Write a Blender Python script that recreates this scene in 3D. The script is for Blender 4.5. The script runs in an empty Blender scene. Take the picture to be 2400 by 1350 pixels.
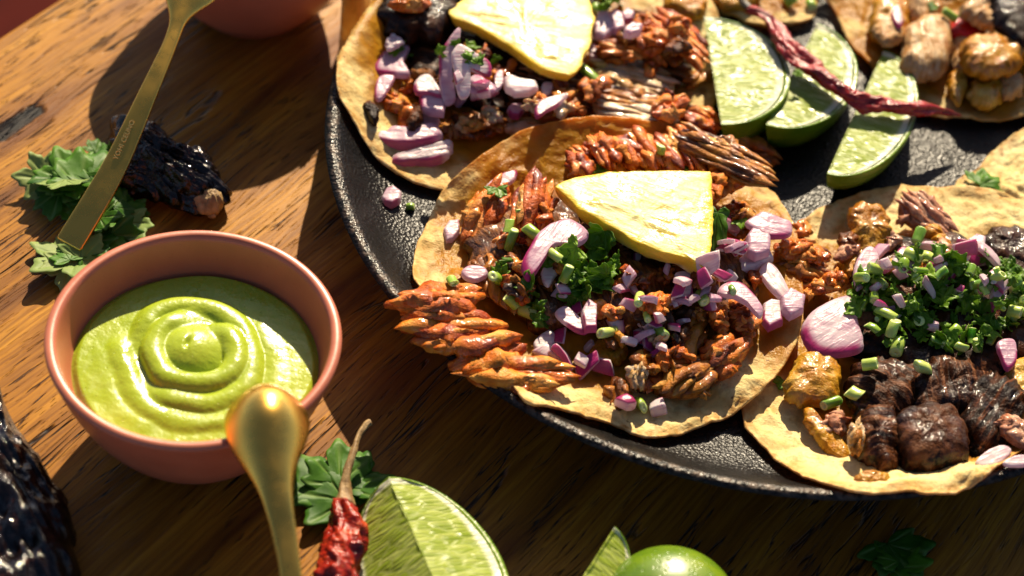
import bpy, math, random
import numpy as np
from mathutils import Vector, Matrix
from mathutils.bvhtree import BVHTree
rng = random.Random(7)
RS = np.random.RandomState(11)
S = 0.01                                    # the script measures in centimetres
scene = bpy.context.scene
COL = scene.collection

# ------------------------------------------------------------------ camera
ELEV, DIST, ROLL, HFOV = math.radians(46.492), 67.06, math.radians(8.0046), math.radians(30)
CAM = DIST * np.array([0, -math.cos(ELEV), math.sin(ELEV)])
FW = -CAM / DIST
_r = np.array([1.0, 0, 0]); _u = np.cross(_r, FW)
RT = math.cos(ROLL) * _r + math.sin(ROLL) * _u
UP = -math.sin(ROLL) * _r + math.cos(ROLL) * _u
FPX = 1200 / math.tan(HFOV / 2)
cd = bpy.data.cameras.new('camera'); cam = bpy.data.objects.new('camera', cd); COL.objects.link(cam)
cd.sensor_fit = 'HORIZONTAL'; cd.sensor_width = 36; cd.angle = HFOV
cd.clip_start = 0.02; cd.clip_end = 50
M = Matrix.Identity(4)
for i in range(3):
    M[i][0], M[i][1], M[i][2], M[i][3] = RT[i], UP[i], -FW[i], CAM[i] * S
cam.matrix_world = M
scene.camera = cam
cd.dof.use_dof = True; cd.dof.focus_distance = 0.635; cd.dof.aperture_fstop = 7.5; cd.dof.aperture_blades = 9

# ------------------------------------------------------------------ light
SUN_AZ, SUN_EL = math.radians(2.8), math.radians(34)
w = bpy.data.worlds.new('World'); scene.world = w; w.use_nodes = True
nt = w.node_tree; bg = nt.nodes['Background']
sky = nt.nodes.new('ShaderNodeTexSky'); sky.sky_type = 'NISHITA'; sky.sun_disc = False
sky.sun_elevation = SUN_EL; sky.sun_rotation = SUN_AZ; sky.dust_density = 0.8; sky.air_density = 0.52; sky.ozone_density = 0.3
nt.links.new(sky.outputs[0], bg.inputs[0]); bg.inputs[1].default_value = 0.068
sl = bpy.data.lights.new('sun', 'SUN'); sl.energy = 5.0; sl.angle = math.radians(0.6); sl.color = (1.0, 0.84, 0.60)
so = bpy.data.objects.new('sun', sl); COL.objects.link(so)
sd = Vector((math.sin(SUN_AZ) * math.cos(SUN_EL), math.cos(SUN_AZ) * math.cos(SUN_EL), math.sin(SUN_EL)))
so.rotation_euler = sd.to_track_quat('Z', 'Y').to_euler(); so.location = sd * 3
vs = scene.view_settings
vs.view_transform = 'Standard'; vs.look = 'None'; vs.gamma = 1; vs.use_curve_mapping = False; vs.exposure = 0.97
scene.cycles.max_bounces = 6

# ------------------------------------------------------------------ pixel <-> world (2400 x 1350 px)
def ray(u, v):
    d = FW + (u - 1200) / FPX * RT + (675 - v) / FPX * UP
    return d / np.linalg.norm(d)
def P(u, v, z=0.0):
    d = ray(u, v); return CAM + d * ((z - CAM[2]) / d[2])
BV = []
def hit(u, v):
    d = ray(u, v); o = Vector(CAM); dd = Vector(d); best = None
    for b in BV:
        h = b.ray_cast(o, dd)
        if h[0] is not None and (best is None or h[3] < best[2]):
            best = (np.array(h[0]), np.array(h[1]), h[3])
    if best is None:
        return P(u, v, 1.2), np.array([0, 0, 1.0])
    n = best[1]
    if n[2] < 0: n = -n
    return best[0], n
def below(x, y, trees=None):
    o = Vector((x, y, 30)); d = Vector((0, 0, -1)); z = -1e9
    for b in (trees if trees is not None else BV):
        h = b.ray_cast(o, d)
        if h[0] is not None: z = max(z, h[0][2])
    return z

# ------------------------------------------------------------------ noise
def _hash(ix, iy, iz):
    n = (ix * 374761393 + iy * 668265263 + iz * 1274126177) & 0xffffffff
    n = ((n ^ (n >> 13)) * 1274126177) & 0xffffffff
    return ((n ^ (n >> 16)) & 0xffff) / 32767.5 - 1.0
def noise(p):
    p = np.asarray(p, float); i = np.floor(p).astype(np.int64); f = p - i; f = f * f * f * (f * (f * 6 - 15) + 10)
    r = 0
    for a in (0, 1):
        for b in (0, 1):
            for c in (0, 1):
                wgt = (f[:, 0] if a else 1 - f[:, 0]) * (f[:, 1] if b else 1 - f[:, 1]) * (f[:, 2] if c else 1 - f[:, 2])
                r = r + wgt * _hash(i[:, 0] + a, i[:, 1] + b, i[:, 2] + c)
    return r
def fbm(p, o=4, g=0.5):
    p = np.asarray(p, float); r = 0; a = 1; 
    for k in range(o):
        r = r + a * noise(p + 17.3 * k); p = p * 2.03; a *= g
    return r
def ridged(p, o=3):
    p = np.asarray(p, float); r = 0; a = 1
    for k in range(o):
        r = r + a * (1 - 2 * np.abs(noise(p + 9.1 * k))); p = p * 2.1; a *= 0.5
    return r
def sstep(a, b, x):
    t = np.clip((x - a) / (b - a), 0, 1); return t * t * (3 - 2 * t)

# ------------------------------------------------------------------ objects
def tag(o, label=None, cat=None, group=None, kind=None):
    if label: o['label'] = label
    if cat: o['category'] = cat
    if group: o['group'] = group
    if kind: o['kind'] = kind
    return o
def empty(name, loc, label=None, cat=None, group=None):
    o = bpy.data.objects.new(name, None); o.empty_display_size = 0.01; COL.objects.link(o)
    o.location = Vector(loc) * S
    o.matrix_world = Matrix.Translation(o.location)
    return tag(o, label, cat, group)
def mk(name, V, F, mat, parent=None, label=None, cat=None, group=None, kind=None, attrs=None, smooth=True, solid=True, org=None):
    V = np.asarray(V, float)
    if org is None:
        org = np.array([V[:, 0].mean(), V[:, 1].mean(), V[:, 2].min()])
    F = F if isinstance(F, list) else F.tolist()
    cc = V.mean(0); T3 = np.array([(f[0], f[i], f[i + 1]) for f in F for i in range(1, len(f) - 1)])
    if np.einsum('ij,ij->i', V[T3[:, 0]] - cc, np.cross(V[T3[:, 1]] - cc, V[T3[:, 2]] - cc)).sum() < 0:
        F = [f[::-1] for f in F]
    me = bpy.data.meshes.new(name)
    me.from_pydata(((V - org) * S).tolist(), [], F if isinstance(F, list) else F.tolist())
    if smooth: me.polygons.foreach_set('use_smooth', [True] * len(me.polygons))
    for k, a in (attrs or {}).items():
        a = np.asarray(a, float)
        if a.ndim == 1:
            me.attributes.new(k, 'FLOAT', 'POINT').data.foreach_set('value', a)
        else:
            me.attributes.new(k, 'FLOAT_VECTOR', 'POINT').data.foreach_set('vector', a.ravel())
    me.materials.append(mat); me.update()
    o = bpy.data.objects.new(name, me); COL.objects.link(o)
    loc = Vector(org) * S
    if parent is not None:
        o.parent = parent; o.location = loc - parent.matrix_world.translation
        o.matrix_world = Matrix.Translation(loc)
    else:
        o.location = loc; o.matrix_world = Matrix.Translation(loc)
    tag(o, label, cat, group, kind)
    if solid:
        BV.append(BVHTree.FromPolygons([tuple(v) for v in V], F if isinstance(F, list) else F.tolist()))
    return o
def spline(pts, n, closed=True):
    p = np.asarray(pts, float); m = len(p); out = []
    L = np.linalg.norm(np.diff(np.concatenate([p, p[:1]]) if closed else p, axis=0), axis=1)
    cum = np.concatenate([[0], np.cumsum(L)])
    for s in np.linspace(0, cum[-1], n, endpoint=not closed):
        i = min(np.searchsorted(cum, s, side='right') - 1, len(L) - 1); t = (s - cum[i]) / max(L[i], 1e-9)
        if closed: a, b, c, d = p[(i - 1) % m], p[i % m], p[(i + 1) % m], p[(i + 2) % m]
        else: a, b, c, d = p[max(i - 1, 0)], p[i], p[min(i + 1, m - 1)], p[min(i + 2, m - 1)]
        out.append(0.5 * ((2 * b) + (c - a) * t + (2 * a - 5 * b + 4 * c - d) * t * t + (3 * b - a - 3 * c + d) * t ** 3))
    return np.array(out)
def ringfaces(nr, n, off=0, closed=True, flip=False):
    F = []
    for k in range(nr - 1):
        for i in range(n if closed else n - 1):
            j = (i + 1) % n
            f = [off + k * n + i, off + k * n + j, off + (k + 1) * n + j, off + (k + 1) * n + i]
            F.append(f[::-1] if flip else f)
    return F
def disc(n, nr):
    """closed lens: centre top, nr rings out (the last shared), nr-1 rings back, centre bottom; returns r, theta index, side, faces"""
    r = [0]; a = [0]; s = [1]
    F = []
    for k in range(1, nr + 1):
        r += [k / nr] * n; a += list(range(n)); s += [1] * n
    for k in range(nr - 1, 0, -1):
        r += [k / nr] * n; a += list(range(n)); s += [-1] * n
    r.append(0); a.append(0); s.append(-1)
    tot = 2 * nr - 1
    F += [[0, 1 + i, 1 + (i + 1) % n] for i in range(n)]
    F += ringfaces(tot, n, 1, flip=True)
    last = 1 + tot * n; o = 1 + (tot - 1) * n
    F += [[last, o + (i + 1) % n, o + i] for i in range(n)]
    return np.array(r), np.array(a), np.array(s), F

def blob(name, outline, mat, th=0.5, z=None, dz=None, under=0.5, p=3.0, amp=0.08, freq=2.0, fib=None, famp=0.05, ffreq=5.0, n=56, nr=11,
         jag=0.0, tilt=(0, 0), skin=None, parent=None, smoothout=True, attrs=None, q=0.5, sharp=False, seed=None, bend=0.0, kr=None, gain=0.5, **kw):
    """a solid lump whose widest section is the outline (pixels) seen on the plane z; th above it, th*under below"""
    out = np.asarray(outline, float)
    cu, cv = out[:, 0].mean(), out[:, 1].mean()
    if z is None:
        h, _ = hit(cu, cv); z = h[2] + (dz if dz is not None else th * under * 0.8)
    W = np.array([P(u, v, z) for u, v in out[:, :2]])
    c = P(cu, cv, z)
    # tilt: raise the plane along image directions (slopes), keeping each point on its own line of sight
    if tilt != (0, 0):
        for i, (u, v) in enumerate(out[:, :2]):
            zz = z + tilt[0] * (u - cu) / 78 + tilt[1] * (v - cv) / 60
            W[i] = P(u, v, zz)
    if sharp:
        m = len(W); L = np.linalg.norm(np.roll(W, -1, 0) - W, axis=1); cnt = np.maximum(1, np.round(L / L.sum() * n)).astype(int)
        O = np.concatenate([W[i] + (W[(i + 1) % m] - W[i]) * np.linspace(0, 1, cnt[i], endpoint=False)[:, None] for i in range(m)])
        n = len(O)
    else:
        O = spline(W, n)
    sd_ = rng.random() * 100 if seed is None else seed
    O0 = O
    if jag:
        a = np.arange(n) / n * 2 * np.pi
        jn = fbm(np.stack([np.cos(a) * 4 + sd_, np.sin(a) * 4, a * 0 + sd_], -1), 3)
        O = O + (O - c) * (jag * jn)[:, None]
    r, ai, s, F = disc(n, nr)
    rr = 1 - (1 - r) ** (kr or (2.2 if sharp else 1.6))
    V = c + ((O0[ai] - c) + (O[ai] - O0[ai]) * (rr ** 3)[:, None]) * rr[:, None]
    prof = (1 - np.clip(rr, 0, 1) ** p) ** q
    hgt = np.where(s > 0, th * prof, -th * under * prof)
    nrm = np.cross(O[n // 3] - O[0], O[2 * n // 3] - O[0]); nrm /= np.linalg.norm(nrm)
    if nrm[2] < 0: nrm = -nrm
    V = V + nrm * hgt[:, None]
    if bend:
        V[:, 2] -= bend * ((V[:, 0] - c[0]) ** 2 + (V[:, 1] - c[1]) ** 2)
    q3 = V * freq + sd_
    dsp = amp * fbm(q3, 4, gain)
    side = (V - c) * (rr ** 3)[:, None]; ln = np.linalg.norm(side, axis=1, keepdims=True) + 1e-6
    dirv = nrm * (s * (1 - rr ** 4))[:, None] + side / ln * (rr ** 4)[:, None]
    fc = np.zeros((len(V), 3))
    if fib is not None:
        a0 = P(cu, cv, z); a1 = P(cu + math.cos(fib) * 40, cv + math.sin(fib) * 40, z); fd = (a1 - a0) / np.linalg.norm(a1 - a0)
        pd = np.cross(nrm, fd)
        al = (V - c) @ fd; ac = (V - c) @ pd
        fc = np.stack([al, ac, V[:, 2] - c[2]], -1)
        dsp = dsp + famp * ridged(np.stack([al * ffreq * 0.18 + sd_, ac * ffreq + 0.3 * noise(np.stack([al, ac * .3, al * 0], -1) + sd_), al * 0 + sd_], -1), 3)
    V = V + dirv * dsp[:, None]
    A = {'rim': rr, 'fibr': np.full(len(rr), .55), 'hh': np.clip((V[:, 2] - V[:, 2].min()) / (np.ptp(V[:, 2]) + 1e-6), 0, 1), 'fc': fc}
    if skin is not None:
        sk = np.array([skin[0], skin[1]]); sk = sk / np.linalg.norm(sk)
        e = np.array(P(cu + sk[0] * 30, cv + sk[1] * 30, z)) - c; e /= np.linalg.norm(e)
        dd = O - c; dd /= np.linalg.norm(dd, axis=1, keepdims=True) + 1e-9
        edge = sstep(skin[2] if len(skin) > 2 else 0.0, (skin[2] if len(skin) > 2 else 0.0) + 0.35, dd @ e)
        A['skin'] = edge[ai] * sstep(0.72, 0.88, rr)
    if attrs: A.update(attrs)
    return mk(name, V, F, mat, parent=parent, attrs=A, **kw)

def loft(name, spine, prof, mat, up=(0, 0, 1), cap=True, **kw):
    """prof(k, t) -> (m,2) ring of (side, up) offsets"""
    spine = np.asarray(spine, float); N = len(spine); up = np.asarray(up, float)
    T = np.gradient(spine, axis=0); T /= np.linalg.norm(T, axis=1, keepdims=True)
    V = []
    for k in range(N):
        u = up if up.ndim == 1 else up[k]
        sdv = np.cross(T[k], u); sdv /= np.linalg.norm(sdv); uu = np.cross(sdv, T[k])
        R = prof(k, k / (N - 1)); V.append(spine[k] + R[:, :1] * sdv + R[:, 1:2] * uu)
    m = len(V[0]); V = np.concatenate(V)
    F = ringfaces(N, m)
    if cap: F += [list(range(m))[::-1], list(range((N - 1) * m, N * m))]
    return mk(name, V, F, mat, **kw)
def sup(w_, t_, m=4.0, n=28):
    a = np.arange(n) / n * 2 * np.pi
    return np.stack([w_ * np.sign(np.cos(a)) * np.abs(np.cos(a)) ** (2 / m), t_ * np.sign(np.sin(a)) * np.abs(np.sin(a)) ** (2 / m)], -1)

# ------------------------------------------------------------------ materials
class N:
    """small node-tree writer"""
    def __init__(s, name):
        s.m = bpy.data.materials.new(name); s.m.use_nodes = True; s.t = s.m.node_tree
        s.b = s.t.nodes['Principled BSDF']; s.c = None
    def new(s, typ, **kw):
        n = s.t.nodes.new('ShaderNode' + typ)
        for k, v in kw.items(): setattr(n, k, v)
        return n
    def put(s, sock, v):
        if hasattr(v, 'is_output'): s.t.links.new(v, sock)
        elif isinstance(v, (tuple, list)) and len(v) == 3 and sock.type == 'RGBA': sock.default_value = (*v, 1)
        else: sock.default_value = v
    def coord(s):
        """object coordinates in centimetres, shifted for every object"""
        if s.c is None:
            tc = s.new('TexCoord'); oi = s.new('ObjectInfo'); a = s.new('VectorMath', operation='MULTIPLY_ADD')
            s.put(a.inputs[0], tc.outputs['Object']); a.inputs[1].default_value = (100, 100, 100)
            b = s.new('VectorMath', operation='SCALE'); b.inputs[0].default_value = (37, 23, 51); s.put(b.inputs['Scale'], oi.outputs['Random'])
            s.put(a.inputs[2], b.outputs[0]); s.c = a.outputs[0]
        return s.c
    def scl(s, v, k):
        a = s.new('VectorMath', operation='MULTIPLY'); s.put(a.inputs[0], v); a.inputs[1].default_value = k; return a.outputs[0]
    def noise(s, v, scale, detail=4, rough=0.55, dist=0.0):
        n = s.new('TexNoise'); s.put(n.inputs['Vector'], v); n.inputs['Scale'].default_value = scale; n.inputs['Detail'].default_value = detail
        n.inputs['Roughness'].default_value = rough; n.inputs['Distortion'].default_value = dist; return n.outputs[0]
    def vor(s, v, scale, feat='F1', rnd=1.0):
        n = s.new('TexVoronoi', feature=feat); s.put(n.inputs['Vector'], v); n.inputs['Scale'].default_value = scale
        n.inputs['Randomness'].default_value = rnd; return n.outputs['Distance']
    def ramp(s, f, stops):
        n = s.new('ValToRGB'); s.put(n.inputs[0], f); e = n.color_ramp.elements
        while len(e) < len(stops): e.new(0.5)
        for el, (p, c) in zip(e, stops):
            el.position = p; el.color = (*c, 1) if isinstance(c, tuple) else (c, c, c, 1)
        return n.outputs[0]
    def mapr(s, f, a, b, c=0.0, d=1.0):
        n = s.new('MapRange', interpolation_type='SMOOTHSTEP'); s.put(n.inputs[0], f)
        for i, x in enumerate((a, b, c, d)): s.put(n.inputs[1 + i], x)
        return n.outputs[0]
    def mix(s, f, a, b, mode='MIX'):
        n = s.new('Mix', data_type='RGBA', blend_type=mode); s.put(n.inputs[0], f); s.put(n.inputs[6], a); s.put(n.inputs[7], b); return n.outputs[2]
    def math(s, op, a, b=0.0, c=None):
        n = s.new('Math', operation=op); s.put(n.inputs[0], a); s.put(n.inputs[1], b)
        if c is not None: s.put(n.inputs[2], c)
        return n.outputs[0]
    def attr(s, name, out='Fac'):
        n = s.new('Attribute', attribute_name=name); return n.outputs[out]
    def rnd(s):
        return s.new('ObjectInfo').outputs['Random']
    def bump(s, h, dist, strength=1.0, prev=None):
        n = s.new('Bump'); s.put(n.inputs['Height'], h); n.inputs['Distance'].default_value = dist * S; n.inputs['Strength'].default_value = strength
        if prev is not None: s.put(n.inputs['Normal'], prev)
        return n.outputs[0]
    def out(s, col=None, rough=None, normal=None, metal=None, spec=None, sss=None, rad=None, coat=None, trans=None):
        B = s.b.inputs
        for k, v in (('Base Color', col), ('Roughness', rough), ('Normal', normal), ('Metallic', metal), ('Specular IOR Level', spec),
                     ('Subsurface Weight', sss), ('Coat Weight', coat), ('Transmission Weight', trans)):
            if v is not None: s.put(B[k], v)
        if rad is not None:
            B['Subsurface Radius'].default_value = rad; B['Subsurface Scale'].default_value = S
        return s.m

def thin(m, col, f):
    """light that comes through from the far side"""
    tr = m.new('BsdfTranslucent'); m.put(tr.inputs[0], col); mx = m.new('MixShader'); m.put(mx.inputs[0], f); o = m.t.nodes['Material Output']
    m.t.links.new(m.b.outputs[0], mx.inputs[1]); m.t.links.new(tr.outputs[0], mx.inputs[2]); m.t.links.new(mx.outputs[0], o.inputs[0])
    return m.m
def wood():
    m = N('table_wood'); tc = m.new('TexCoord'); v = m.scl(tc.outputs['Object'], (100, 100, 100))   # cm, x along the grain
    wob = m.noise(m.scl(v, (0.05, 0.16, 0.1)), 1.0, 3)
    sh = m.new('CombineXYZ'); m.put(sh.inputs[1], m.math('MULTIPLY', m.math('SUBTRACT', wob, 0.5), 2.2))
    vv = m.new('VectorMath', operation='ADD'); m.put(vv.inputs[0], v); m.put(vv.inputs[1], sh.outputs[0]); v2 = vv.outputs[0]
    fig = m.noise(m.scl(v2, (0.045, 0.75, 0.4)), 1.0, 5, 0.6)
    fib = m.noise(m.scl(v2, (0.22, 7.5, 3)), 1.0, 4, 0.62)
    fine = m.noise(m.scl(v2, (0.75, 10, 5)), 1.0, 3, 0.6)
    c = m.ramp(fig, [(0.32, (0.11, 0.036, 0.003)), (0.43, (0.25, 0.096, 0.007)), (0.54, (0.37, 0.155, 0.012)), (0.70, (0.50, 0.235, 0.026))])
    c = m.mix(m.mapr(fib, 0.36, 0.60, 0.60, 0.0), c, (0.13, 0.042, 0.005))
    pores = m.mapr(fine, 0.57, 0.66)
    pmask = m.mapr(m.noise(m.scl(v2, (0.10, 0.6, 1)), 1.0, 2), 0.42, 0.6)
    pores = m.math('MULTIPLY', pores, m.math('ADD', m.math('MULTIPLY', pmask, 0.75), 0.2))
    c = m.mix(pores, c, (0.040, 0.013, 0.003))
    crn = m.noise(m.scl(v2, (0.16, 2.7, 1.0)), 1.0, 2, 0.45)
    crack = m.mapr(m.math('ABSOLUTE', m.math('SUBTRACT', crn, 0.5)), 0.0, 0.022, 1.0, 0.0)
    crack = m.math('MULTIPLY', crack, m.mapr(m.noise(m.scl(v2, (0.16, 0.45, 1)), 1.0, 2), 0.50, 0.56))
    c = m.mix(crack, c, (0.016, 0.011, 0.009))
    blot = m.noise(v, 0.13, 4)
    c = m.mix(m.mapr(blot, 0.5, 0.72, 0.0, 0.55), c, (0.17, 0.040, 0.010))
    # the dark knot that has opened near the left edge
    kd = m.new('VectorMath', operation='SUBTRACT'); m.put(kd.inputs[0], v); kd.inputs[1].default_value = KNOT
    kk = m.new('VectorMath', operation='LENGTH'); m.put(kk.inputs[0], m.scl(kd.outputs[0], (0.50, 2.1, 0)))
    kl = m.math('ADD', kk.outputs['Value'], m.math('MULTIPLY', m.math('SUBTRACT', m.noise(m.scl(v, (.8, 2.5, 1)), 1.0, 4), 0.5), 0.9))
    knot = m.mapr(kl, 0.75, 0.95, 1.0, 0.0)
    c = m.mix(m.mapr(kl, 0.8, 2.6, 0.6, 0.0), c, (0.12, 0.035, 0.010))
    c = m.mix(knot, c, m.ramp(m.noise(m.scl(v, (1, 4, 1)), 1.5, 3), [(0.45, (0.004, 0.003, 0.002)), (0.75, (0.035, 0.018, 0.010))]))
    h = m.math('ADD', m.math('MULTIPLY', fib, 0.5), m.math('MULTIPLY', pores, -0.7))
    h = m.math('ADD', h, m.math('MULTIPLY', crack, -1.8)); h = m.math('ADD', h, m.math('MULTIPLY', knot, -1.0))
    return m.out(c, m.mapr(fig, 0.3, 0.7, 0.55, 0.38), m.bump(h, 0.07, 0.9), spec=0.15)
def ceramic():
    m = N('terracotta_glaze'); v = m.coord()
    c = m.ramp(m.noise(v, 0.35, 4), [(0.3, (0.40, 0.110, 0.056)), (0.7, (0.51, 0.158, 0.085))])
    sp = m.mapr(m.noise(v, 9, 2), 0.66, 0.74); c = m.mix(m.math('MULTIPLY', sp, 0.35), c, (0.25, 0.06, 0.03))
    return m.out(c, 0.38, m.bump(m.noise(v, 1.6, 3), 0.02, 0.5), spec=0.5)
def salsa_m():
    m = N('avocado_salsa'); v = m.coord()
    c = m.ramp(m.noise(v, 0.5, 3), [(0.35, (0.29, 0.38, 0.016)), (0.7, (0.38, 0.45, 0.034))])
    h = m.math('ADD', m.noise(v, 2.5, 3), m.math('MULTIPLY', m.noise(v, 11, 2), 0.16))
    bub = m.mapr(m.vor(v, 3.2), 0.0, 0.10, 1.0, 0.0)
    fl = m.mapr(m.noise(v, 13, 2), 0.68, 0.74, 0.0, 0.55); c = m.mix(fl, c, (0.13, 0.20, 0.008))
    h = m.math('ADD', h, m.math('MULTIPLY', bub, -0.9))
    return m.out(c, m.mapr(m.noise(v, 1.3, 3), 0.35, 0.65, 0.20, 0.36), m.bump(h, 0.06, 0.7), sss=0.15, rad=(0.25, 0.22, 0.05), spec=0.5)
def gold():
    m = N('brushed_gold'); v = m.coord()
    r = m.mapr(m.noise(v, 1.2, 4), 0.3, 0.7, 0.23, 0.33)
    return m.out((1.0, 0.56, 0.10), r, m.bump(m.noise(v, 28, 2), 0.0025, 0.4), metal=1.0)
def plate_m():
    m = N('black_stoneware'); v = m.coord()
    g = m.vor(v, 9.0); g2 = m.noise(v, 15, 2)
    h = m.math('ADD', m.math('MULTIPLY', g, 0.8), m.math('MULTIPLY', g2, 0.5))
    rim = m.attr('rim'); w_ = m.math('MULTIPLY', rim, m.mapr(m.noise(v, 4, 3), 0.42, 0.66, 0.0, 0.7))
    c = m.ramp(m.noise(v, 0.4, 4), [(0.3, (0.005, 0.0045, 0.004)), (0.75, (0.011, 0.009, 0.008))])
    c = m.mix(w_, c, (0.22, 0.16, 0.12))
    return m.out(c, m.mapr(m.noise(v, 1.5, 3), 0.3, 0.7, 0.24, 0.34), m.bump(h, 0.032, 1.0), spec=0.17)
def tortilla():
    m = N('corn_tortilla'); v = m.coord()
    oil = m.attr('oil'); n1 = m.noise(v, 0.9, 5); n2 = m.noise(v, 3.6, 4)
    dry = m.ramp(n1, [(0.30, (0.74, 0.53, 0.18)), (0.50, (0.87, 0.71, 0.31)), (0.70, (0.91, 0.79, 0.42))])
    wet = m.ramp(n1, [(0.28, (0.30, 0.125, 0.006)), (0.50, (0.60, 0.30, 0.014)), (0.72, (0.72, 0.43, 0.035))])
    c = m.mix(oil, dry, wet)
    c = m.mix(m.math('MULTIPLY', m.mapr(n2, 0.55, 0.72, 0.0, 0.45), m.math('SUBTRACT', 1.0, oil)), c, (0.60, 0.36, 0.09))
    edge = m.attr('edge'); c = m.mix(m.math('MULTIPLY', edge, m.mapr(n2, 0.35, 0.6, 0.2, 0.75)), c, (0.62, 0.29, 0.05))
    c = m.mix(m.math('MULTIPLY', m.mapr(m.noise(v, 2.4, 5, 0.65), 0.50, 0.66, 0.0, 0.55), m.math('SUBTRACT', 1.0, m.math('MULTIPLY', oil, 0.6))), c, (0.42, 0.22, 0.035))
    toast = m.mapr(m.noise(v, 0.9, 5, 0.65), 0.56, 0.68, 0.0, 0.8); c = m.mix(toast, c, (0.27, 0.115, 0.018))
    spk = m.mapr(m.noise(v, 5.5, 2), 0.69, 0.75, 0, 0.85); c = m.mix(spk, c, (0.11, 0.040, 0.012))
    h = m.math('ADD', m.math('MULTIPLY', n2, 0.6), m.math('MULTIPLY', m.noise(v, 12, 2), 0.25))
    h = m.math('ADD', h, m.math('MULTIPLY', m.vor(v, 2.2), 0.4))
    r = m.mapr(oil, 0.0, 1.0, 0.65, 0.34)
    m.out(c, r, m.bump(h, 0.09, 1.0), sss=0.0, spec=0.25)
    return thin(m, m.mix(oil, (0.70, 0.38, 0.08), (0.95, 0.42, 0.02)), m.mapr(oil, 0.0, 1.0, 0.24, 0.52))
def meat(name, stops, char=0.66, charcol=(0.035, 0.010, 0.004), rough=(0.22, 0.5), fat=None, sss=0.0, tex=1.0, k=0.78, coat=0.8, spec=0.15, streak=0.45):
    stops = [(p_, tuple(x * k for x in c_)) for p_, c_ in stops]
    m = N(name); v = m.coord(); fc = m.attr('fc', 'Vector')
    fv = m.new('VectorMath', operation='ADD'); m.put(fv.inputs[0], m.scl(fc, (0.5, 6.5, 3))); m.put(fv.inputs[1], m.scl(v, (0.35, 0.35, 0.35)))
    f = m.noise(fv.outputs[0], 1.0, 4, 0.6); n1 = m.noise(v, 1.6, 5, 0.62); n2 = m.noise(v, 5.5, 4, 0.6)
    fr_ = m.attr('fibr')
    mixv = m.math('ADD', m.math('MULTIPLY', m.math('SUBTRACT', fr_, 0.5), 0.30), m.math('ADD', m.math('MULTIPLY', m.math('SUBTRACT', m.math('ADD', m.math('MULTIPLY', f, 0.6), m.math('MULTIPLY', n1, 0.4)), 0.5), 1.5), 0.51))
    c = m.ramp(mixv, stops)
    if fat:
        c = m.mix(m.mapr(m.noise(v, 0.9, 3), 0.52, 0.64, 0.0, fat[1]), c, fat[0])
    edge = m.mapr(m.attr('rim'), 0.70, 1.0, 0.0, 0.17)
    ch = m.mapr(m.math('ADD', m.noise(v, 1.35, 5, 0.65), edge), char, char + 0.10)
    c = m.mix(m.mapr(f, 0.56, 0.68, 0.0, streak), c, tuple(min(1, x * 1.25 + 0.02) for x in stops[-1][1]))
    c = m.mix(ch, c, charcol)
    c = m.mix(m.mapr(n2, 0.6, 0.72, 0.0, 0.45), c, charcol)
    h = m.math('ADD', m.math('MULTIPLY', f, 0.9), m.math('MULTIPLY', n2, 0.7)); h = m.math('ADD', h, m.math('MULTIPLY', m.noise(v, 16, 2), 0.25))
    nb = m.bump(h, 0.09 * tex, 1.0)
    m.out(c, m.mapr(n1, 0.35, 0.65, rough[0] + .25, rough[1] + .2), nb, sss=sss, rad=(0.2, 0.09, 0.03), spec=spec)
    wet = m.mapr(m.noise(v, 1.1, 3), 0.42, 0.58, 0.04, coat)
    m.put(m.b.inputs['Coat Weight'], wet); m.b.inputs['Coat Roughness'].default_value = 0.09
    m.put(m.b.inputs['Coat Normal'], m.bump(m.math('ADD', m.math('MULTIPLY', h, 0.5), m.math('MULTIPLY', m.noise(v, 5.0, 2), 1.6)), 0.045 * tex, 1.0))
    return m.m
def onion_m():
    m = N('red_onion'); v = m.coord(); r = m.rnd()
    n1 = m.noise(v, 2.0, 3)
    c = m.mix(m.mapr(m.math('ADD', m.math('MULTIPLY', n1, 0.5), m.math('MULTIPLY', r, 0.5)), 0.25, 0.75), (0.85, 0.77, 0.76), (0.60, 0.38, 0.49))
    fc = m.attr('fc', 'Vector'); ln = m.mapr(m.noise(m.scl(fc, (0.8, 7, 7)), 1.0, 2), 0.48, 0.62, 0.0, 0.38)
    c = m.mix(ln, c, (0.52, 0.17, 0.33))
    c = m.mix(m.attr('skin'), c, m.ramp(n1, [(0.3, (0.34, 0.008, 0.11)), (0.7, (0.48, 0.030, 0.19))]))
    m.out(c, 0.32, m.bump(m.math('ADD', m.noise(v, 4, 3), ln), 0.03, 0.6), sss=0.2, rad=(0.3, 0.16, 0.2), spec=0.3)
    return thin(m, m.mix(0.5, c, (0.80, 0.60, 0.62)), 0.36)
def green(name, a, b, rough=0.4, sss=0.2, light=None, trans=True):
    m = N(name); v = m.coord(); r = m.rnd(); n1 = m.noise(v, 2.5, 4)
    f = m.math('ADD', m.math('MULTIPLY', n1, 0.6), m.math('MULTIPLY', r, 0.4))
    c = m.mix(m.mapr(f, 0.25, 0.75), a, b)
    vein = m.attr('vein')
    c = m.mix(m.math('MULTIPLY', vein, 0.45), c, light or (0.40, 0.52, 0.16))
    h = m.math('ADD', m.math('MULTIPLY', vein, -0.8), m.math('MULTIPLY', m.noise(v, 6, 3), 0.5))
    m.out(c, rough, m.bump(h, 0.025, 0.7), spec=0.25)
    return thin(m, m.mix(0.5, c, (0.35, 0.50, 0.03)), 0.34)
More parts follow.
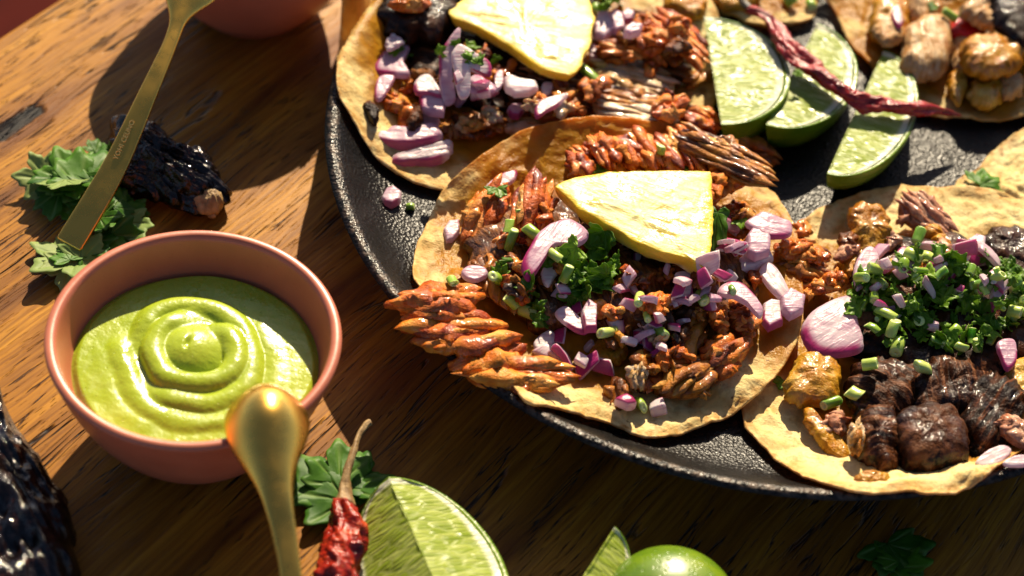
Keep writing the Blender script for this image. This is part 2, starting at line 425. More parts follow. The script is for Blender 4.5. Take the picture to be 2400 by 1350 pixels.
def stem_green():
    m = N('spring_onion'); v = m.coord(); r = m.rnd(); n1 = m.noise(v, 2, 2)
    c = m.ramp(m.math('ADD', m.math('MULTIPLY', n1, 0.35), m.math('MULTIPLY', r, 0.65)), [(0.2, (0.10, 0.24, 0.012)), (0.5, (0.27, 0.42, 0.030)), (0.8, (0.50, 0.58, 0.13))])
    c = m.mix(m.attr('skin'), c, (0.62, 0.68, 0.28))
    return m.out(c, 0.3, m.bump(m.noise(v, 6, 2), 0.02, 0.5), sss=0.25, rad=(0.12, 0.2, 0.03))
def lime_flesh():
    m = N('lime_flesh'); fc = m.attr('fc', 'Vector'); v = m.coord(); rim = m.attr('rim')
    fv = m.new('VectorMath', operation='ADD'); m.put(fv.inputs[0], m.scl(fc, (7.5, 1.5, 1))); m.put(fv.inputs[1], m.scl(v, (.25, .25, .25)))
    wob = m.new('TexNoise'); m.put(wob.inputs['Vector'], v); wob.inputs['Scale'].default_value = 1.2
    w2 = m.new('VectorMath', operation='MULTIPLY_ADD'); m.put(w2.inputs[0], wob.outputs[1]); w2.inputs[1].default_value = (0.9, 0.9, 0); m.put(w2.inputs[2], fv.outputs[0])
    vo = m.new('TexVoronoi'); m.put(vo.inputs['Vector'], w2.outputs[0]); vo.inputs['Scale'].default_value = 1.0
    ed = m.vor(w2.outputs[0], 1.0, 'DISTANCE_TO_EDGE'); n1 = m.noise(v, 0.9, 3)
    sep = m.new('SeparateColor'); m.put(sep.inputs[0], vo.outputs['Color'])
    c = m.ramp(m.math('ADD', m.math('MULTIPLY', sep.outputs[0], 0.55), m.math('MULTIPLY', n1, 0.45)), [(0.22, (0.21, 0.29, 0.022)), (0.5, (0.31, 0.39, 0.050)), (0.8, (0.44, 0.50, 0.12))])
    c = m.mix(m.mapr(ed, 0.0, 0.10, 0.30, 0.0), c, (0.55, 0.59, 0.26))
    c = m.mix(m.mapr(rim, 0.78, 0.87), c, (0.76, 0.76, 0.55))
    c = m.mix(m.mapr(rim, 0.968, 0.99), c, (0.22, 0.38, 0.02))
    h = m.math('ADD', m.math('MULTIPLY', m.mapr(ed, 0.0, 0.35), 1.0), m.math('MULTIPLY', m.noise(v, 5, 2), 0.4))
    m.out(c, m.mapr(n1, 0.35, 0.65, 0.22, 0.45), m.bump(h, 0.03, 0.6), sss=0.2, rad=(0.35, 0.4, 0.08), spec=0.22)
    return thin(m, (0.62, 0.72, 0.10), 0.25)
def lime_rind():
    m = N('lime_rind'); v = m.coord()
    c = m.ramp(m.noise(v, 0.6, 3), [(0.3, (0.05, 0.12, 0.003)), (0.55, (0.12, 0.20, 0.006)), (0.8, (0.26, 0.31, 0.016))])
    p = m.vor(v, 7.0)
    c = m.mix(m.mapr(p, 0.0, 0.35, 0.35, 0.0), c, (0.05, 0.12, 0.004))
    return m.out(c, 0.30, m.bump(m.mapr(p, 0.0, 0.4), 0.02, 0.8), sss=0.08, rad=(0.1, 0.2, 0.02), spec=0.5)
def pineapple_m():
    m = N('pineapple_flesh'); v = m.coord(); fc = m.attr('fc', 'Vector')
    fv = m.new('VectorMath', operation='ADD'); m.put(fv.inputs[0], m.scl(fc, (0.8, 4.0, 1))); m.put(fv.inputs[1], m.scl(v, (.2, .2, .2)))
    f = m.noise(fv.outputs[0], 1.0, 4, 0.6, 0.3); n1 = m.noise(v, 0.8, 4)
    c = m.ramp(m.math('ADD', m.math('MULTIPLY', f, 0.65), m.math('MULTIPLY', n1, 0.35)), [(0.36, (0.54, 0.38, 0.05)), (0.47, (0.67, 0.54, 0.13)), (0.62, (0.76, 0.67, 0.31))])
    c = m.mix(m.mapr(m.attr('rim'), 0.86, 0.99, 0.0, 0.85), c, (0.74, 0.50, 0.015))
    c = m.mix(m.mapr(m.noise(v, 3.0, 2), 0.66, 0.73, 0, 0.7), c, (0.50, 0.24, 0.02))
    h = m.math('ADD', f, m.math('MULTIPLY', m.noise(v, 6, 3), 0.4))
    return m.out(c, m.mapr(n1, 0.35, 0.65, 0.18, 0.50), m.bump(h, 0.06, 0.9), sss=0.3, rad=(0.35, 0.25, 0.04), spec=0.3)
def chili(name, stops, rough=(0.2, 0.42), bd=0.12):
    m = N(name); v = m.coord(); n1 = m.noise(v, 1.8, 5, 0.6)
    c = m.ramp(n1, stops)
    pale = m.mapr(m.math('ADD', m.noise(v, 3.0, 4), m.math('MULTIPLY', m.attr('hh'), 0.06)), 0.60, 0.74, 0, 0.5)
    c = m.mix(pale, c, stops[-1][1])
    h = m.math('ADD', m.noise(v, 2.6, 4), m.math('MULTIPLY', m.noise(v, 9, 3), 0.3))
    return m.out(c, m.mapr(m.noise(v, 2.2, 3), 0.35, 0.65, *rough), m.bump(h, bd, 1.0), spec=0.4)
def plain(name, a, b, rough, scale=2.0, bd=0.03):
    m = N(name); v = m.coord(); n1 = m.noise(v, scale, 4)
    return m.out(m.mix(m.mapr(n1, 0.3, 0.7), a, b), rough, m.bump(m.noise(v, scale * 4, 3), bd, 0.8))

# ------------------------------------------------------------------ shape builders
def lathe(name, prof, cx, cy, mat, n=160, attrs=None, **kw):
    prof = np.asarray(prof, float); a = np.arange(n) / n * 2 * np.pi
    V = []; A = []
    for r, z in prof:
        if r < 1e-6: V.append([[cx, cy, z]])
        else: V.append(np.stack([cx + r * np.cos(a), cy + r * np.sin(a), np.full(n, z)], -1))
    F = []; off = np.cumsum([0] + [len(v) for v in V])
    for k in range(len(V) - 1):
        o, p = off[k], off[k + 1]
        if len(V[k]) == 1: F += [[o, p + (i + 1) % n, p + i] for i in range(n)]
        elif len(V[k + 1]) == 1: F += [[o + i, o + (i + 1) % n, p] for i in range(n)]
        else: F += [[o + i, o + (i + 1) % n, p + (i + 1) % n, p + i] for i in range(n)]
    at = {k: np.concatenate([np.full(len(v), f(*q)) for v, q in zip(V, prof)]) for k, f in (attrs or {}).items()}
    return mk(name, np.concatenate(V), F, mat, attrs=at, org=np.array([cx, cy, prof[:, 1].min()]), **kw)
def smoothprof(p, n=60):
    return spline(np.asarray(p, float), n, closed=False)

# ------------------------------------------------------------------ table and floor
e0, e1 = P(0, 88), P(138, 0)
gdir = (e1 - e0) / np.linalg.norm(e1 - e0); GA = math.atan2(gdir[1], gdir[0])
TL, TW, TT = 170.0, 85.0, 3.6            # along the grain, across, thick; local y = 0 is the far left edge
torg = e0 - gdir * 60
def tolocal(p):
    d = p - torg; return np.array([d @ gdir, d @ np.array([-gdir[1], gdir[0], 0]), p[2]])
KNOT = tuple(tolocal(P(22, 300)))
MW = wood()
nx, ny = 60, 4
xs = np.linspace(0, TL, nx)
ring = [(0.0, -TT), (0.25, -0.35), (0.08, -0.12), (-0.12, 0.0), (-TW, 0.0), (-TW, -TT)]
V = np.array([[x, y + (0.10 * noise(np.array([[x * .12, 3.3, 0]]))[0] if i < 4 else 0), z] for x in xs for i, (y, z) in enumerate(ring)])
F = ringfaces(nx, len(ring)) + [list(range(len(ring)))[::-1], list(range((nx - 1) * len(ring), nx * len(ring)))]
tb = mk('wooden_table', V, F, MW, smooth=False, label='oiled brown wooden table top with diagonal grain and dark cracks under all the dishes', cat='table', solid=False, org=np.zeros(3))
tb.location = Vector(torg) * S; tb.rotation_euler = (0, 0, GA)
BV.append(BVHTree.FromPolygons([(-200, -200, 0), (200, -200, 0), (200, 200, 0), (-200, 200, 0)], [[0, 1, 2, 3]]))
MFL = plain('red_floor', (0.050, 0.0035, 0.0015), (0.065, 0.005, 0.002), 0.95, 0.2)
MFL.node_tree.nodes['Principled BSDF'].inputs['Specular IOR Level'].default_value = 0.1
mk('floor', [[-400, -300, -74], [400, -300, -74], [400, 500, -74], [-400, 500, -74]], [[0, 1, 2, 3]], MFL, kind='structure', solid=False)

# ------------------------------------------------------------------ plate
PX, PY, PR = 8.47, 6.10, 15.97
prof = [(0, .25), (9.4, .25), (9.5, 0.0), (10.5, 0.0), (10.8, .25), (12.6, .75), (14.3, 1.55), (15.4, 2.4), (15.93, 2.86), (15.98, 2.95), (15.9, 3.02), (15.72, 3.01), (15.5, 2.88), (15.0, 2.4), (14.2, 1.8), (13.0, 1.38), (11.5, 1.18), (9.5, 1.10), (5, 1.08), (0, 1.08)]
def redge(r, z): return 1.0 if z > 2.93 else 0.0
plate = lathe('serving_plate', smoothprof(prof, 90), PX, PY, plate_m(), n=220, attrs={'rim': redge}, label='large round black stoneware plate with pebbled glaze and raised rim, holding the tacos', cat='plate')

# ------------------------------------------------------------------ bowls and salsa
MC = ceramic()
bprof = [(0, .12), (1.75, .12), (1.85, 0.0), (2.2, 0.0), (2.38, .2), (3.05, .95), (3.72, 2.1), (4.18, 3.3), (4.46, 4.3), (4.485, 4.40), (4.45, 4.50), (4.34, 4.54), (4.22, 4.50), (4.13, 4.36), (3.86, 3.25), (3.40, 2.1), (2.75, 1.05), (1.8, .55), (0, .45)]
BX, BY = -9.393, -8.027
lathe('sauce_bowl', smoothprof(bprof, 110), BX, BY, MC, label='terracotta pink ceramic bowl filled with green avocado salsa', cat='bowl', group='terracotta sauce bowls')
UX, UY = -11.84, 13.55
lathe('sauce_bowl', smoothprof(bprof, 110), UX, UY, MC, label='terracotta ceramic bowl at the top edge with a gold spoon leaning on it', cat='bowl', group='terracotta sauce bowls')

inner = np.array([(r, z) for r, z in bprof[12:]])[::-1]
def rin(z): return np.interp(z, inner[:, 1], inner[:, 0])
n, nr = 260, 130
r, ai, s, F = disc(n, nr)
th = ai / n * 2 * np.pi
X = np.cos(th) * r * 4.2; Y = np.sin(th) * r * 4.2
q2 = np.stack([X + BX, Y + BY], -1)
q2 = q2 + 0.07 * np.stack([noise(np.stack([X * .9, Y * .9, X * 0 + 2], -1)), noise(np.stack([X * .9, Y * .9, X * 0 + 9], -1))], -1)
strokes = [  # (pixels along one fold left by the spoon, half width, level, height)
    ([(452, 792), (490, 768), (540, 786), (562, 838), (528, 888), (450, 904), (380, 880), (352, 818), (372, 768), (430, 742), (500, 738)], .46, 3.32, .36),
    ([(335, 850), (322, 775), (350, 722), (420, 702), (505, 712), (566, 756), (600, 838), (580, 905), (500, 948), (405, 940), (345, 900), (300, 850)], .50, 3.14, .38),
    ([(285, 735), (268, 800), (282, 885), (338, 958), (430, 996), (535, 985), (625, 930)], .54, 3.02, .38),
    ([(232, 770), (220, 840), (240, 925), (300, 992), (390, 1022)], .52, 2.98, .30),
    ([(590, 728), (645, 790), (668, 870), (648, 945)], .46, 3.02, .28),
    ([(545, 705), (620, 745), (680, 810), (700, 880)], .40, 3.00, .18),
    ([(180, 850), (190, 930), (235, 995)], .45, 2.97, .22)]
acc = np.exp(21 * (3.02 + 0.03 * fbm(np.stack([X * .8, Y * .8, X * 0], -1), 3)))
cw = P(447, 812, 3.4); dome = 3.22 + 0.50 * np.clip(1 - ((q2[:, 0] - cw[0]) ** 2 + (q2[:, 1] - cw[1]) ** 2) / 1.6, 0, 1)
acc += np.exp(21 * dome)
for pts, hw_, lv, hh_ in strokes:
    sp_ = spline(np.array([P(u, v, 3.4)[:2] for u, v in pts]), 60, closed=False); best = np.full(len(X), 9.0); tt_ = np.zeros(len(X))
    for k in range(59):
        a_, b_ = sp_[k], sp_[k + 1]; e_ = b_ - a_; u_ = np.clip(((q2 - a_) @ e_) / (e_ @ e_), 0, 1); dd_ = np.linalg.norm(q2 - a_ - u_[:, None] * e_, axis=1)
        mk_ = dd_ < best; best[mk_] = dd_[mk_]; tt_[mk_] = (k + u_[mk_]) / 59
    env = sstep(0, .16, tt_) * sstep(1, .84, tt_)
    prof_s = np.sqrt(np.clip(1 - (best / hw_) ** 2, 0, 1))
    acc += np.where(best < hw_, np.exp(21 * (lv - .05 + hh_ * env * prof_s)), 0)
zt = np.log(acc) / 21
dm = P(441, 792, 3.8); zt -= 0.13 * np.exp(-(((q2[:, 0] - dm[0]) / .09) ** 2 + ((q2[:, 1] - dm[1]) / .22) ** 2))
rmax = rin(3.08) + 0.06 + 0.07 * noise(np.stack([np.cos(th) * 2, np.sin(th) * 2, th * 0 + 1], -1))
k = rmax / 4.2
# pull rings in to the wall
Xn, Yn = X * k, Y * k
zb = np.full_like(zt, 2.4)
edgef = sstep(0.93, 1.0, r)
z = np.where(s > 0, zt * (1 - edgef) + (3.02 + .05 * np.sin(th * 3)) * edgef, 2.55)
salsa = mk('avocado_salsa', np.stack([BX + Xn, BY + Yn, z], -1), F, salsa_m(), label='smooth green avocado salsa swirled into a rosette in the terracotta bowl', cat='salsa')

# ------------------------------------------------------------------ tortillas
MT = tortilla()
def tort(outline, zc, lift, label, oilc=(0, 0), oilr=0.82, power=2.6, n=200, nr=54, seed=1.0, curl=0.0, wav=0.05, clear=0.10):
    out = np.array([(*q, 0.0)[:3] for q in outline], float)
    W = []
    for q in out:
        u, v = q[0], q[1]; lf = lift + (q[2] if len(q) > 2 else 0.0)
        p, _ = hit(u, v); p2 = P(u, v, p[2] + lf); W.append(p2)
    O = spline(W, n); c = O.mean(0); c[2] = zc
    a = np.arange(n) / n * 2 * np.pi
    jn = fbm(np.stack([np.cos(a) * 7 + seed, np.sin(a) * 7, a * 0], -1), 3); O[:, :2] += (O - c)[:, :2] * (0.006 * jn)[:, None]
    O[:, 2] += wav * fbm(np.stack([np.cos(a) * 3 + seed, np.sin(a) * 3, a * 0 + 5], -1), 2)
    r, ai, s, F = disc(n, nr); rr = 1 - (1 - r) ** 1.35
    V = c + (O[ai] - c) * rr[:, None]
    V[:, 2] = c[2] + (O[ai][:, 2] - c[2]) * rr ** power
    top = s > 0
    trees = list(BV)
    zz = V[:, 2].copy()
    for i in np.nonzero(top)[0]:
        b = below(V[i, 0], V[i, 1], trees); zz[i] = max(zz[i], b + clear + 0.2)
    # smooth over the polar grid
    g = zz[1:1 + nr * n].reshape(nr, n)
    for _ in range(5):
        gg = g.copy(); gg[1:-1] = (g[:-2] + g[2:] + np.roll(g, 1, 1)[1:-1] + np.roll(g, -1, 1)[1:-1]) / 4
        gg[-1] = (np.roll(g[-1], 1) + g[-1] * 2 + np.roll(g[-1], -1)) / 4; g = np.maximum(gg, g - 0.02)
    zz[1:1 + nr * n] = g.ravel(); zz[0] = g[0].mean()
    q = np.stack([V[:, 0], V[:, 1], V[:, 0] * 0 + seed * 5], -1)
    blis = np.clip(fbm(q * 1.1, 3) - .1, 0, 2) * 0.17 + 0.045 * np.abs(fbm(q * 2.6, 3)) + 0.035 * fbm(q * 6, 3) + 0.015 * fbm(q * 11, 2)
    zt = zz + blis * sstep(0.0, 0.4, rr)
    m = nr * n; zfull = zt.copy()
    # underside: 0.17 below the top of the same ring
    gt = zt[1:1 + m].reshape(nr, n)
    for k in range(nr - 1):
        ring = nr - 2 - k
        zfull[1 + m + k * n: 1 + m + (k + 1) * n] = gt[ring] - 0.15 * min(1.0, (1 - rr[1 + ring * n]) * 40 + .55)
    zfull[-1] = zt[0] - 0.2
    zfull[1 + (nr - 1) * n: 1 + m] -= 0.05
    V[:, 2] = zfull
    o2 = P(out[:, 0].mean() + oilc[0], out[:, 1].mean() + oilc[1], zc)
    R = np.linalg.norm((O - c)[:, :2], axis=1).mean()
    dd = np.linalg.norm((V - o2)[:, :2], axis=1) / R
    oil = sstep(oilr + 0.13, oilr - 0.10, dd + 0.13 * fbm(q * 0.9, 3))
    edge = sstep(0.90, 0.99, rr) * np.where(top, 1, 0.8)
    return mk('corn_tortilla', V, F, MT, label=label, cat='tortilla', group='corn tortillas on the black plate', attrs={'oil': oil, 'edge': edge})

A_OUT = [(850, -60), (815, 10), (797, 90), (788, 165), (800, 235), (835, 300), (870, 355), (905, 392), (960, 425), (1042, 446), (1150, 440), (1290, 420), (1450, 390), (1600, 330), (1680, 230), (1705, 120), (1680, 20), (1600, -80), (1450, -170), (1250, -220), (1020, -190)]
F_OUT = [(1640, -100), (1650, -20), (1680, 20), (1735, 45), (1790, 58), (1850, 56), (1905, 42), (1915, 0), (1925, -60), (1870, -200), (1720, -200)]
E_OUT = [(1915, -60), (1950, 20), (1975, 70), (2000, 115), (2035, 150), (2090, 230), (2150, 262), (2240, 280), (2320, 284), (2400, 274), (2500, 240), (2600, 100), (2560, -120), (2300, -230), (2050, -190)]
D_OUT = [(2240, 440), (2290, 395), (2330, 350), (2400, 300), (2500, 250), (2700, 280), (2800, 420), (2700, 600), (2500, 640), (2330, 570)]
C_OUT = [(1742, 985), (1760, 1020), (1800, 1065), (1850, 1110), (1930, 1140), (2030, 1156), (2150, 1158), (2270, 1145), (2400, 1118), (2560, 1040), (2640, 900), (2640, 740), (2560, 580), (2420, 480), (2280, 440), (2140, 436), (2030, 448), (1940, 480), (1885, 515), (1850, 580), (1800, 680), (1770, 800), (1745, 900)]
B_OUT = [(1035, 450, .15), (1000, 520, .1), (973, 590, .1), (966, 650, 0), (1010, 730, -.15), (1070, 800, -.2), (1130, 855, -.2), (1190, 905, -.1), (1230, 945), (1310, 968), (1400, 985, .25), (1440, 998, .1), (1500, 1024), (1560, 1030), (1630, 1010), (1700, 985), (1770, 935, .1), (1830, 870, .25), (1876, 780, .45), (1885, 690, .4), (1868, 540, .3), (1830, 470, .25), (1780, 420, .2), (1700, 360, .45), (1600, 305, .9), (1520, 280, 1.35), (1440, 271, 1.5), (1340, 276, 1.4), (1240, 300, 1.1), (1150, 345, .8), (1080, 400, .4)]
tort(F_OUT, 1.35, 0.30, 'small slice of corn tortilla at the top edge, behind the lime wedges', oilr=0.75, seed=3)
tort(A_OUT, 1.40, 0.30, 'corn tortilla with pale puffed left rim behind the front taco, under onion slices', oilc=(60, -30), oilr=0.80, seed=1)
tort(E_OUT, 1.40, 0.30, 'corn tortilla of the taco with pale pork cubes, right of the dried red chili', oilc=(60, 0), oilr=0.70, seed=4)
tort(D_OUT, 1.40, 0.30, 'bare pale corn tortilla carrying one coriander leaf, under the edge of the dark beef taco', oilr=0.0, seed=5)
tort(C_OUT, 1.45, 0.30, 'corn tortilla of the taco heaped with chopped greens and dark beef', oilc=(100, -20), oilr=0.80, seed=6)
tort(B_OUT, 1.70, 0.30, 'front corn tortilla with a wavy rim, under the fanned orange pork and pineapple', oilc=(25, -70), oilr=0.93, seed=2)

# ------------------------------------------------------------------ meats
MO = meat('pork_adobada', [(0.30, (0.13, 0.020, 0.002)), (0.46, (0.40, 0.080, 0.006)), (0.60, (0.58, 0.16, 0.014)), (0.76, (0.64, 0.27, 0.05))], char=0.69, charcol=(0.030, 0.006, 0.002), rough=(0.16, 0.42), k=1.0)
MO2 = meat('pork_bright', [(0.30, (0.30, 0.040, 0.003)), (0.45, (0.60, 0.130, 0.008)), (0.60, (0.70, 0.22, 0.020)), (0.78, (0.76, 0.34, 0.06))], char=0.70, charcol=(0.07, 0.010, 0.002), rough=(0.16, 0.42), k=.9)
MR = meat('pork_red_char', [(0.30, (0.17, 0.018, 0.003)), (0.44, (0.52, 0.095, 0.008)), (0.58, (0.66, 0.20, 0.022)), (0.74, (0.70, 0.32, 0.07))], char=0.64, charcol=(0.050, 0.006, 0.003), rough=(0.12, 0.34), k=1.0)
MB = meat('pork_brown', [(0.30, (0.07, 0.016, 0.002)), (0.47, (0.26, 0.070, 0.005)), (0.61, (0.44, 0.155, 0.012)), (0.76, (0.54, 0.26, 0.04))], char=0.70, charcol=(0.022, 0.006, 0.001), rough=(0.16, 0.42), k=.95, streak=.15)
MBED = meat('pork_bed', [(0.30, (0.025, 0.007, 0.001)), (0.48, (0.12, 0.034, 0.004)), (0.62, (0.26, 0.085, 0.009)), (0.76, (0.36, 0.15, 0.025))], char=0.70, rough=(0.3, 0.55))
MFAT = meat('pork_fat', [(0.30, (0.40, 0.15, 0.02)), (0.45, (0.56, 0.31, 0.11)), (0.60, (0.62, 0.43, 0.24)), (0.75, (0.66, 0.50, 0.33))], char=0.78, charcol=(0.38, 0.12, 0.010), rough=(0.12, 0.28), sss=0.25, k=.85)
MD = meat('beef_dark', [(0.30, (0.008, 0.003, 0.002)), (0.48, (0.036, 0.010, 0.003)), (0.62, (0.13, 0.042, 0.013)), (0.78, (0.30, 0.13, 0.055))], char=0.64, charcol=(0.005, 0.003, 0.002), rough=(0.10, 0.25), k=.8, coat=.45, spec=.08)
MP = meat('pork_pale', [(0.30, (0.50, 0.16, 0.025)), (0.46, (0.64, 0.33, 0.11)), (0.60, (0.70, 0.45, 0.22)), (0.76, (0.74, 0.55, 0.34))], char=0.80, charcol=(0.48, 0.15, 0.010), rough=(0.15, 0.35), sss=0.15, k=.72, coat=.35)
MPK = meat('pork_pink', [(0.30, (0.34, 0.10, 0.045)), (0.48, (0.52, 0.22, 0.12)), (0.62, (0.60, 0.31, 0.19)), (0.78, (0.68, 0.45, 0.32))], char=0.86, charcol=(0.2, 0.05, 0.01), sss=0.15, k=.8)
MG = meat('glazed_pork', [(0.30, (0.30, 0.085, 0.004)), (0.47, (0.55, 0.21, 0.008)), (0.62, (0.64, 0.32, 0.020)), (0.78, (0.70, 0.45, 0.09))], char=0.78, charcol=(0.18, 0.038, 0.003), rough=(0.07, 0.20), sss=0.2, k=.75, coat=.9)
MK = meat('burnt_pork', [(0.30, (0.006, 0.003, 0.002)), (0.5, (0.020, 0.007, 0.003)), (0.66, (0.08, 0.022, 0.005)), (0.8, (0.24, 0.06, 0.007))], char=0.64, charcol=(0.004, 0.0025, 0.002), rough=(0.12, 0.30), k=.8, coat=.4, spec=.06)

def bundle(name, outline, mat, fang, th, z, dz, under, parent=None, tilt=(0, 0), sp=.21, label=None, cat=None, group=None):
    """shredded meat: one mesh of torn fibres lying side by side inside the outline"""
    out = np.asarray(outline, float)[:, :2]; cu, cv = out.mean(0)
    if z is None:
        h, _ = hit(cu, cv); z = h[2] + (dz if dz is not None else th * .4)
    W = np.array([P(u, v, z + tilt[0] * (u - cu) / 78 + tilt[1] * (v - cv) / 60) for u, v in out]); c = P(cu, cv, z)
    d = P(cu + math.cos(fang) * 40, cv + math.sin(fang) * 40, z + tilt[1] * math.sin(fang) * 40 / 60) - c; d /= np.linalg.norm(d)
    nrm = np.cross(W[len(W) // 3] - W[0], W[2 * len(W) // 3] - W[0]); nrm /= np.linalg.norm(nrm)
    if nrm[2] < 0: nrm = -nrm
    pd = np.cross(nrm, d); pd /= np.linalg.norm(pd)
    A = (W - c) @ d; B = (W - c) @ pd; lo, hi = B.min(), B.max(); hw = (hi - lo) / 2; mid = (hi + lo) / 2
    V, F, R_, E_, FC = [], [], [], [], []; ns, nc = 13, 9; m = len(W)
    for layer in (0, 1):
        k = max(2, int((hi - lo) / (sp * rng.uniform(.9, 1.1))))
        for j in range(k):
            b = lo + (hi - lo) * (j + .5 + rng.uniform(-.3, .3)) / k; xs = []
            for i in range(m):
                b0, b1 = B[i], B[(i + 1) % m]
                if (b0 > b) != (b1 > b): xs.append(A[i] + (A[(i + 1) % m] - A[i]) * (b - b0) / (b1 - b0))
            if len(xs) < 2: continue
            a0, a1 = min(xs), max(xs); L = a1 - a0
            a0 += L * rng.gauss(0, .05); a1 -= L * rng.gauss(0, .05)
            if layer == 1:
                if rng.random() < .35: continue
                q0 = rng.uniform(0, .45); q1 = rng.uniform(.55, 1); a0, a1 = a0 + L * q0, a0 + L * q1
            dome = math.sqrt(max(0.05, 1 - ((b - mid) / (hw * 1.05)) ** 2)); base = th * (dome - .35) + layer * .06 + rng.uniform(-.05, .05)
            rad = (hi - lo) / k * rng.uniform(.62, 1.0); r_ = rng.random(); sd_ = rng.random() * 90; bow = rng.gauss(0, .06); off = len(V)
            flat = rng.uniform(.45, .85)
            for q in range(ns):
                t = q / (ns - 1); x = a0 + (a1 - a0) * t; e = (1 - abs(2 * t - 1) ** 3.0) ** .55
                wob = noise(np.array([[t * 3 + sd_, sd_, 0], [sd_, t * 3 + sd_, 1], [t * 5, sd_, 2]]))
                cc = c + d * x + pd * (b + .09 * wob[0] + bow * (2 * t - 1) ** 2) + nrm * (base + .10 * wob[1] - .10 * (2 * t - 1) ** 2 * th)
                rr_ = rad * max(.06, e) * (1 + .5 * wob[2])
                for i in range(nc):
                    an = 2 * math.pi * i / nc + .5 * t; g = 1 + .20 * math.sin(an * 3 + sd_ + t * 9) + .16 * math.sin(an * 5 + sd_ * 3 - t * 14)
                    V.append(cc + pd * math.cos(an) * rr_ * g + nrm * math.sin(an) * rr_ * g * flat)
                    R_.append(r_); E_.append(min(1, abs(2 * t - 1) ** 2.5 * rng.uniform(.6, 1.1))); FC.append((x, b + sd_, 0))
            F += ringfaces(ns, nc, off) + [[off + i for i in range(nc)][::-1], [off + (ns - 1) * nc + i for i in range(nc)]]
    # the solid slice underneath
    O = spline(W, 40); r, ai, s_, F2 = disc(40, 5); off = len(V)
    X = c + (O[ai] - c) * (r * .93)[:, None] + nrm * (np.where(s_ > 0, th * .72, -th * under) * (1 - r ** 4))[:, None]
    V = np.concatenate([np.array(V), X]) if V else X
    F += [[i + off for i in f] for f in F2]
    R_ += [.3] * len(X); E_ += list(r ** 2); FC += [tuple(q) for q in np.stack([(X - c) @ d, (X - c) @ pd, X[:, 2] * 0], -1)]
    return mk(name, V, F, mat, parent=parent, label=label, cat=cat, group=group, attrs={'fibr': R_, 'rim': E_, 'fc': np.array(FC)})
def piece(outline, mat, label, th=0.5, cat='meat', name='pork_piece', group=None, fang=None, **kw):
    th = th * .8
    if mat in (MO, MO2, MR, MB, MFAT, MPK, MBED) and kw.get('n', 0) < 100:
        return bundle(name, outline, mat, rng.uniform(0, 3.14) if fang is None else fang, th, kw.get('z'), kw.get('dz'), kw.get('under', .5), tilt=kw.get('tilt', (0, 0)), sp=kw.get('sp', .21), label=label, cat=cat, group=group)
    d = dict(amp=0.07, freq=2.2, famp=0.06, ffreq=5.0, jag=0.10 if mat in (MG, MP) else 0.16, p=6, n=90, nr=15, gain=.6, kr=2.0)
    d.update(kw)
    return blob(name, outline, mat, th=th, fib=fang, label=label, cat=cat, group=group, **d)
def inpoly(poly):
    poly = np.asarray(poly, float); lo, hi = poly.min(0), poly.max(0)
    while True:
        u, v = rng.uniform(lo[0], hi[0]), rng.uniform(lo[1], hi[1]); c = False; j = len(poly) - 1
        for i in range(len(poly)):
            if (poly[i, 1] > v) != (poly[j, 1] > v) and u < (poly[j, 0] - poly[i, 0]) * (v - poly[i, 1]) / (poly[j, 1] - poly[i, 1]) + poly[i, 0]: c = not c
            j = i
        if c: return u, v
def strip(p0, p1, wid, n=10, taper=0.35, bow=0.0):
    """outline of a strip between two pixels"""
    p0, p1 = np.array(p0, float), np.array(p1, float); d = p1 - p0; L = np.linalg.norm(d); d /= L; q = np.array([-d[1], d[0]])
    up, dn = [], []
    for t in np.linspace(0, 1, n):
        w_ = wid / 2 * (1 - (abs(2 * t - 1)) ** 3 * (1 - taper)) * (1 + 0.22 * rng.uniform(-1, 1))
        m = p0 + d * L * t + q * bow * math.sin(math.pi * t); up.append(m + q * w_); dn.append(m - q * w_)
    return up + dn[::-1]
G = 'pork pieces'
RAD = math.radians
# --- taco A (behind, with onion slices)
fillA = [[(960, 90), (1100, 60), (1230, 110), (1260, 200), (1180, 250), (1060, 250), (960, 200)], [(1150, 130), (1330, 140), (1420, 200), (1380, 270), (1250, 280), (1130, 240)], [(1000, -60), (1200, -90), (1350, -60), (1400, 40), (1250, 90), (1050, 70)], [(1380, 60), (1500, 30), (1600, 90), (1630, 180), (1560, 220), (1430, 180)]]
for i, o in enumerate(fillA):
    piece(o, MK if i < 1 else MBED, ['mass of burnt pork under the onion slices on the rear taco', 'brown pork layer beneath the rear pineapple wedge tip', 'brown pork heap at the far side of the rear pineapple wedge', 'brown pork bed left of the first lime wedge'][i], th=0.9, under=0.4, group='pork on the rear taco', fang=RAD(15))
piece([(885, 30), (900, -10), (960, -40), (1060, -30), (1080, 30), (1060, 80), (990, 100), (920, 90), (885, 60)], MK, 'burnt black pork chunk at the far left of the rear taco', th=0.9, group='pork on the rear taco')
piece([(915, 15), (960, -8), (1000, 0), (995, 28), (955, 30), (925, 25)], MO2, 'small orange pork flake on the burnt chunk of the rear taco', th=0.35, group='pork on the rear taco')
piece([(1500, 40), (1550, 28), (1600, 48), (1640, 90), (1655, 135), (1650, 180), (1625, 140), (1585, 108), (1550, 112), (1515, 85), (1485, 70)], MR, 'tan arched pork slice next to the first lime wedge, curling over a dark hollow', th=0.5, dz=0.7, group='pork on the rear taco', fang=RAD(40))
piece([(1390, 115), (1430, 92), (1490, 88), (1535, 96), (1560, 115), (1535, 130), (1495, 142), (1470, 148), (1440, 135), (1400, 135)], MO, 'flat orange pork slice below the onion cubes on the rear taco', th=0.35, dz=0.4, group='pork on the rear taco', fang=RAD(5))
piece([(1508, 108), (1545, 100), (1560, 115), (1535, 130), (1505, 128)], MO2, 'small pale orange pork nub above the red-orange nub', th=0.3, group='pork on the rear taco')
